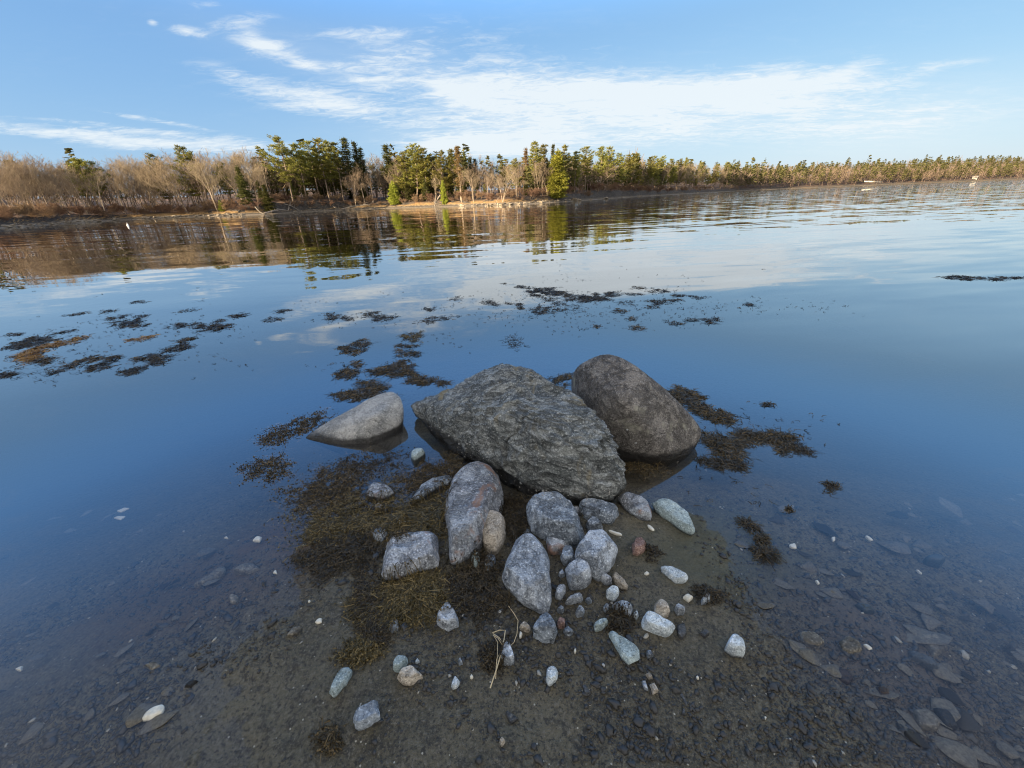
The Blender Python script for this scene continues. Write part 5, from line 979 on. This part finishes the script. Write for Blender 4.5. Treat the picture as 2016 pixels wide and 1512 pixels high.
# ------------------------------------------------------------------ shore rocks, driftwood, house, buoy
rock_me = []; M['rock'] = plain('tan_shore_rock', (.25, .21, .155), .9, .35, 3)
for q in range(5):
    P = rng.normal(size=(12, 3))*(1, .75, .6); mid, V, F = hull_stone(P, 4, 14, .75, d_std, 70+q); me = mesh_np('shore_rock', V, F); me.materials.append(M['rock']); rock_me.append(me)
def shore_rock(x, back, s, label, group=None, sq=.7, z=None):
    a, d = shore(x); xy = a*(d+back); o = link('shore_rock', rock_me[rng.integers(5)], None, None, (xy[0], xy[1], land_z(x, back)+s*.15 if z is None else z)); o.scale = (s, s, s*sq); o.rotation_euler = (0, 0, rng.uniform(0, 6)); tag(o, label, 'rock', group)
shore_rock(1133, .6, 1.15, 'pointed tan rock standing at the water under the bright yellow green tree', None, 1.1); shore_rock(1141, .8, .8, 'smaller tan rock touching the pointed tan rock', None, 1.0); shore_rock(1193, .4, 1.1, 'low wedge-shaped tan rock at the water right of the pointed one', None, .8); shore_rock(1163, .3, .7, 'flat tan rock between the pointed and wedge-shaped rocks', None, .5)
shore_rock(14, 1.5, .75, 'big whitish round rock on the beach at the left edge', None, .9); shore_rock(4, 1.0, .6, 'dark rock before the whitish round one at the left edge', None, .7); shore_rock(446, 1.8, .7, 'pale rock below the yellow green conifer bush', None, .9); shore_rock(474, .5, .6, 'pale rock at the tip of the little left point', None, .7)
for x0, x1, n, zone in [(-10, 300, 95, 'left beach'), (300, 480, 40, 'beach below the left pines'), (560, 780, 18, 'foot of the eroded bank'), (900, 1130, 60, 'shore below the white-trunked trees'), (1150, 1420, 24, 'foot of the dark right bank')]:
    for q in range(n): shore_rock(rng.uniform(x0, x1), rng.uniform(.1, 3.2), rng.uniform(.14, .62), f'small pale rock among those strewn on the {zone}', f'rocks on the {zone}', .65)
def drift(x0, b0, z0, x1, b1, z1, r, label, limbs=3):
    a, d = shore(x0); p0 = np.array([*(a*(d+b0)), land_z(x0, b0)+z0]); a, d = shore(x1); p1 = np.array([*(a*(d+b1)), land_z(x1, b1)+z1])
    e = empty('driftwood_log', p0); tag(e, label, 'driftwood'); q = np.linspace(0, 1, 6)[:, None]; L_ = np.linalg.norm(p1-p0); P = p0+(p1-p0)*q+np.sin(q*3)*rng.normal(size=3)*L_*.03
    V, F = tube(P, r, r*.4, 7); link('trunk', mesh_np('trunk', V-p0, F), M['drift'], e)
    for i in range(limbs):
        b = P[rng.integers(2, 6)]; dd = (p1-p0)/L_+rng.normal(size=3)*.6; dd[2] = abs(dd[2])+.2; l_ = L_*rng.uniform(.15, .35); V, F = tube(np.array([b, b+dd*l_*.5, b+dd*l_+rng.normal(size=3)*l_*.15]), r*.4, r*.12, 5); link('branch', mesh_np('branch', V-p0, F), M['drift'], e)
drift(672, .6, .25, 726, .2, 1.2, .2, 'long bleached fallen trunk with a raised forked end on the eroded shore'); drift(517, .4, .15, 565, .6, .5, .2, 'bleached log lying at the foot of the eroded bank', 4); drift(560, 1.5, 2.2, 590, .3, .1, .12, 'grey fallen tree sliding down the eroded bank', 5); drift(540, 3.5, 1.6, 532, .3, .1, .12, 'slanting dead stem at the left of the eroded bank', 3); drift(503, 3.5, 1.4, 516, .2, .1, .1, 'thin dead stem over the shaded left bank', 2); drift(655, 3, 1.0, 664, .4, .1, .12, 'pale leaning snag in the middle of the eroded bank', 3)
drift(868, 3.5, 2.6, 854, .2, .1, .22, 'brown log leaning against the shore below the middle stand', 3); drift(905, 1.6, .3, 990, 1.4, .3, .16, 'long sunlit log lying along the shore below the white-trunked trees', 2); drift(620, .8, .2, 600, .3, .3, .1, 'short bleached branch at the waterline of the eroded bank', 3)
# white buoy
b = at(252, 444.5, 0); e = empty('mooring_buoy', b); tag(e, 'small white mooring buoy floating before the left shore', 'buoy')
prof = [(0, -.1), (.09, -.07), (.12, 0), (.12, .08), (.09, .15), (.04, .18), (.035, .28), (0, .29)]; ns = 16; V = []; Fq = []
for (r, z) in prof:
    for j in range(ns): V.append((r*math.cos(j*6.2832/ns), r*math.sin(j*6.2832/ns), z))
for i in range(len(prof)-1):
    for j in range(ns): Fq.append((i*ns+j, i*ns+(j+1) % ns, (i+1)*ns+(j+1) % ns, (i+1)*ns+j))
link('float', mesh_np('float', np.array(V), np.array(Fq)), plain('white_buoy_paint', (.8, .8, .78), .4, .05), e)
tv, tf = tube(np.array([(.05*math.cos(u), 0, .33+.05*math.sin(u)) for u in np.linspace(0, 6.28, 12)]), .012, .012, 5); link('ring', mesh_np('ring', tv, tf), plain('galvanised_ring', (.4, .4, .4), .4, .1), e)
# pale house and clearing wall among the distant trees
def house(x, back, w, d_, h, label):
    a, d = shore(x); p = np.array([*(a*(d+back)), land_z(x, back)]); e = empty('house', p); e.rotation_euler = (0, 0, -math.atan2(a[0], a[1])); tag(e, label, 'house')
    link('wall', box_mesh('wall', -w/2, w/2, -d_/2, d_/2, -1, h), plain('pale_siding', (.45, .42, .36), .8, .1, 1), e)
    V = np.array([(-w/2-.4, -d_/2-.4, h), (w/2+.4, -d_/2-.4, h), (w/2+.4, d_/2+.4, h), (-w/2-.4, d_/2+.4, h), (-w/2-.4, 0, h+d_*.4), (w/2+.4, 0, h+d_*.4)])
    me = mesh_np('roof', V, [np.array([[0, 1, 5, 4], [2, 3, 4, 5], [0, 3, 2, 1]]), np.array([[0, 4, 3], [1, 2, 5]])], False); link('roof', me, plain('grey_roof', (.22, .21, .2), .8, .1, 2), e)
    for i in range(3): link('window', box_mesh('window', -w*.35+i*w*.3, -w*.35+i*w*.3+1.2, -d_/2-.06, -d_/2+.02, h*.3, h*.3+1.3), plain('window_glass', (.05, .06, .07), .15, .1, 2), e)
house(1918, 15, 5, 5, 2.3, 'small pale house among trees near the right end of the far shore')
a, d = shore(1700); a2, d2 = shore(1735); p = np.array([*(a*(d+12)), land_z(1700, 12)+2.8]); p2 = np.array([*(a2*(d2+12)), land_z(1735, 12)+1.2]); dv = p2-p; ln = np.hypot(dv[0], dv[1])
o = link('retaining_wall', box_mesh('retaining_wall', 0, ln, -.3, .3, -1, .5), plain('pale_concrete', (.6, .54, .42), .9, .15, .6), None, p); o.rotation_euler = (0, math.asin(-dv[2]/np.linalg.norm(dv)), math.atan2(dv[1], dv[0])); tag(o, 'pale low wall slanting in a clearing on the distant right shore', 'wall')
SC.cycles.use_denoising = True; SC.cycles.filter_width = 1.1; SC.cycles.max_bounces = 8; SC.cycles.transparent_max_bounces = 24; SC.cycles.volume_bounces = 0
print('trees', ntree, 'objects', len(SC.objects))
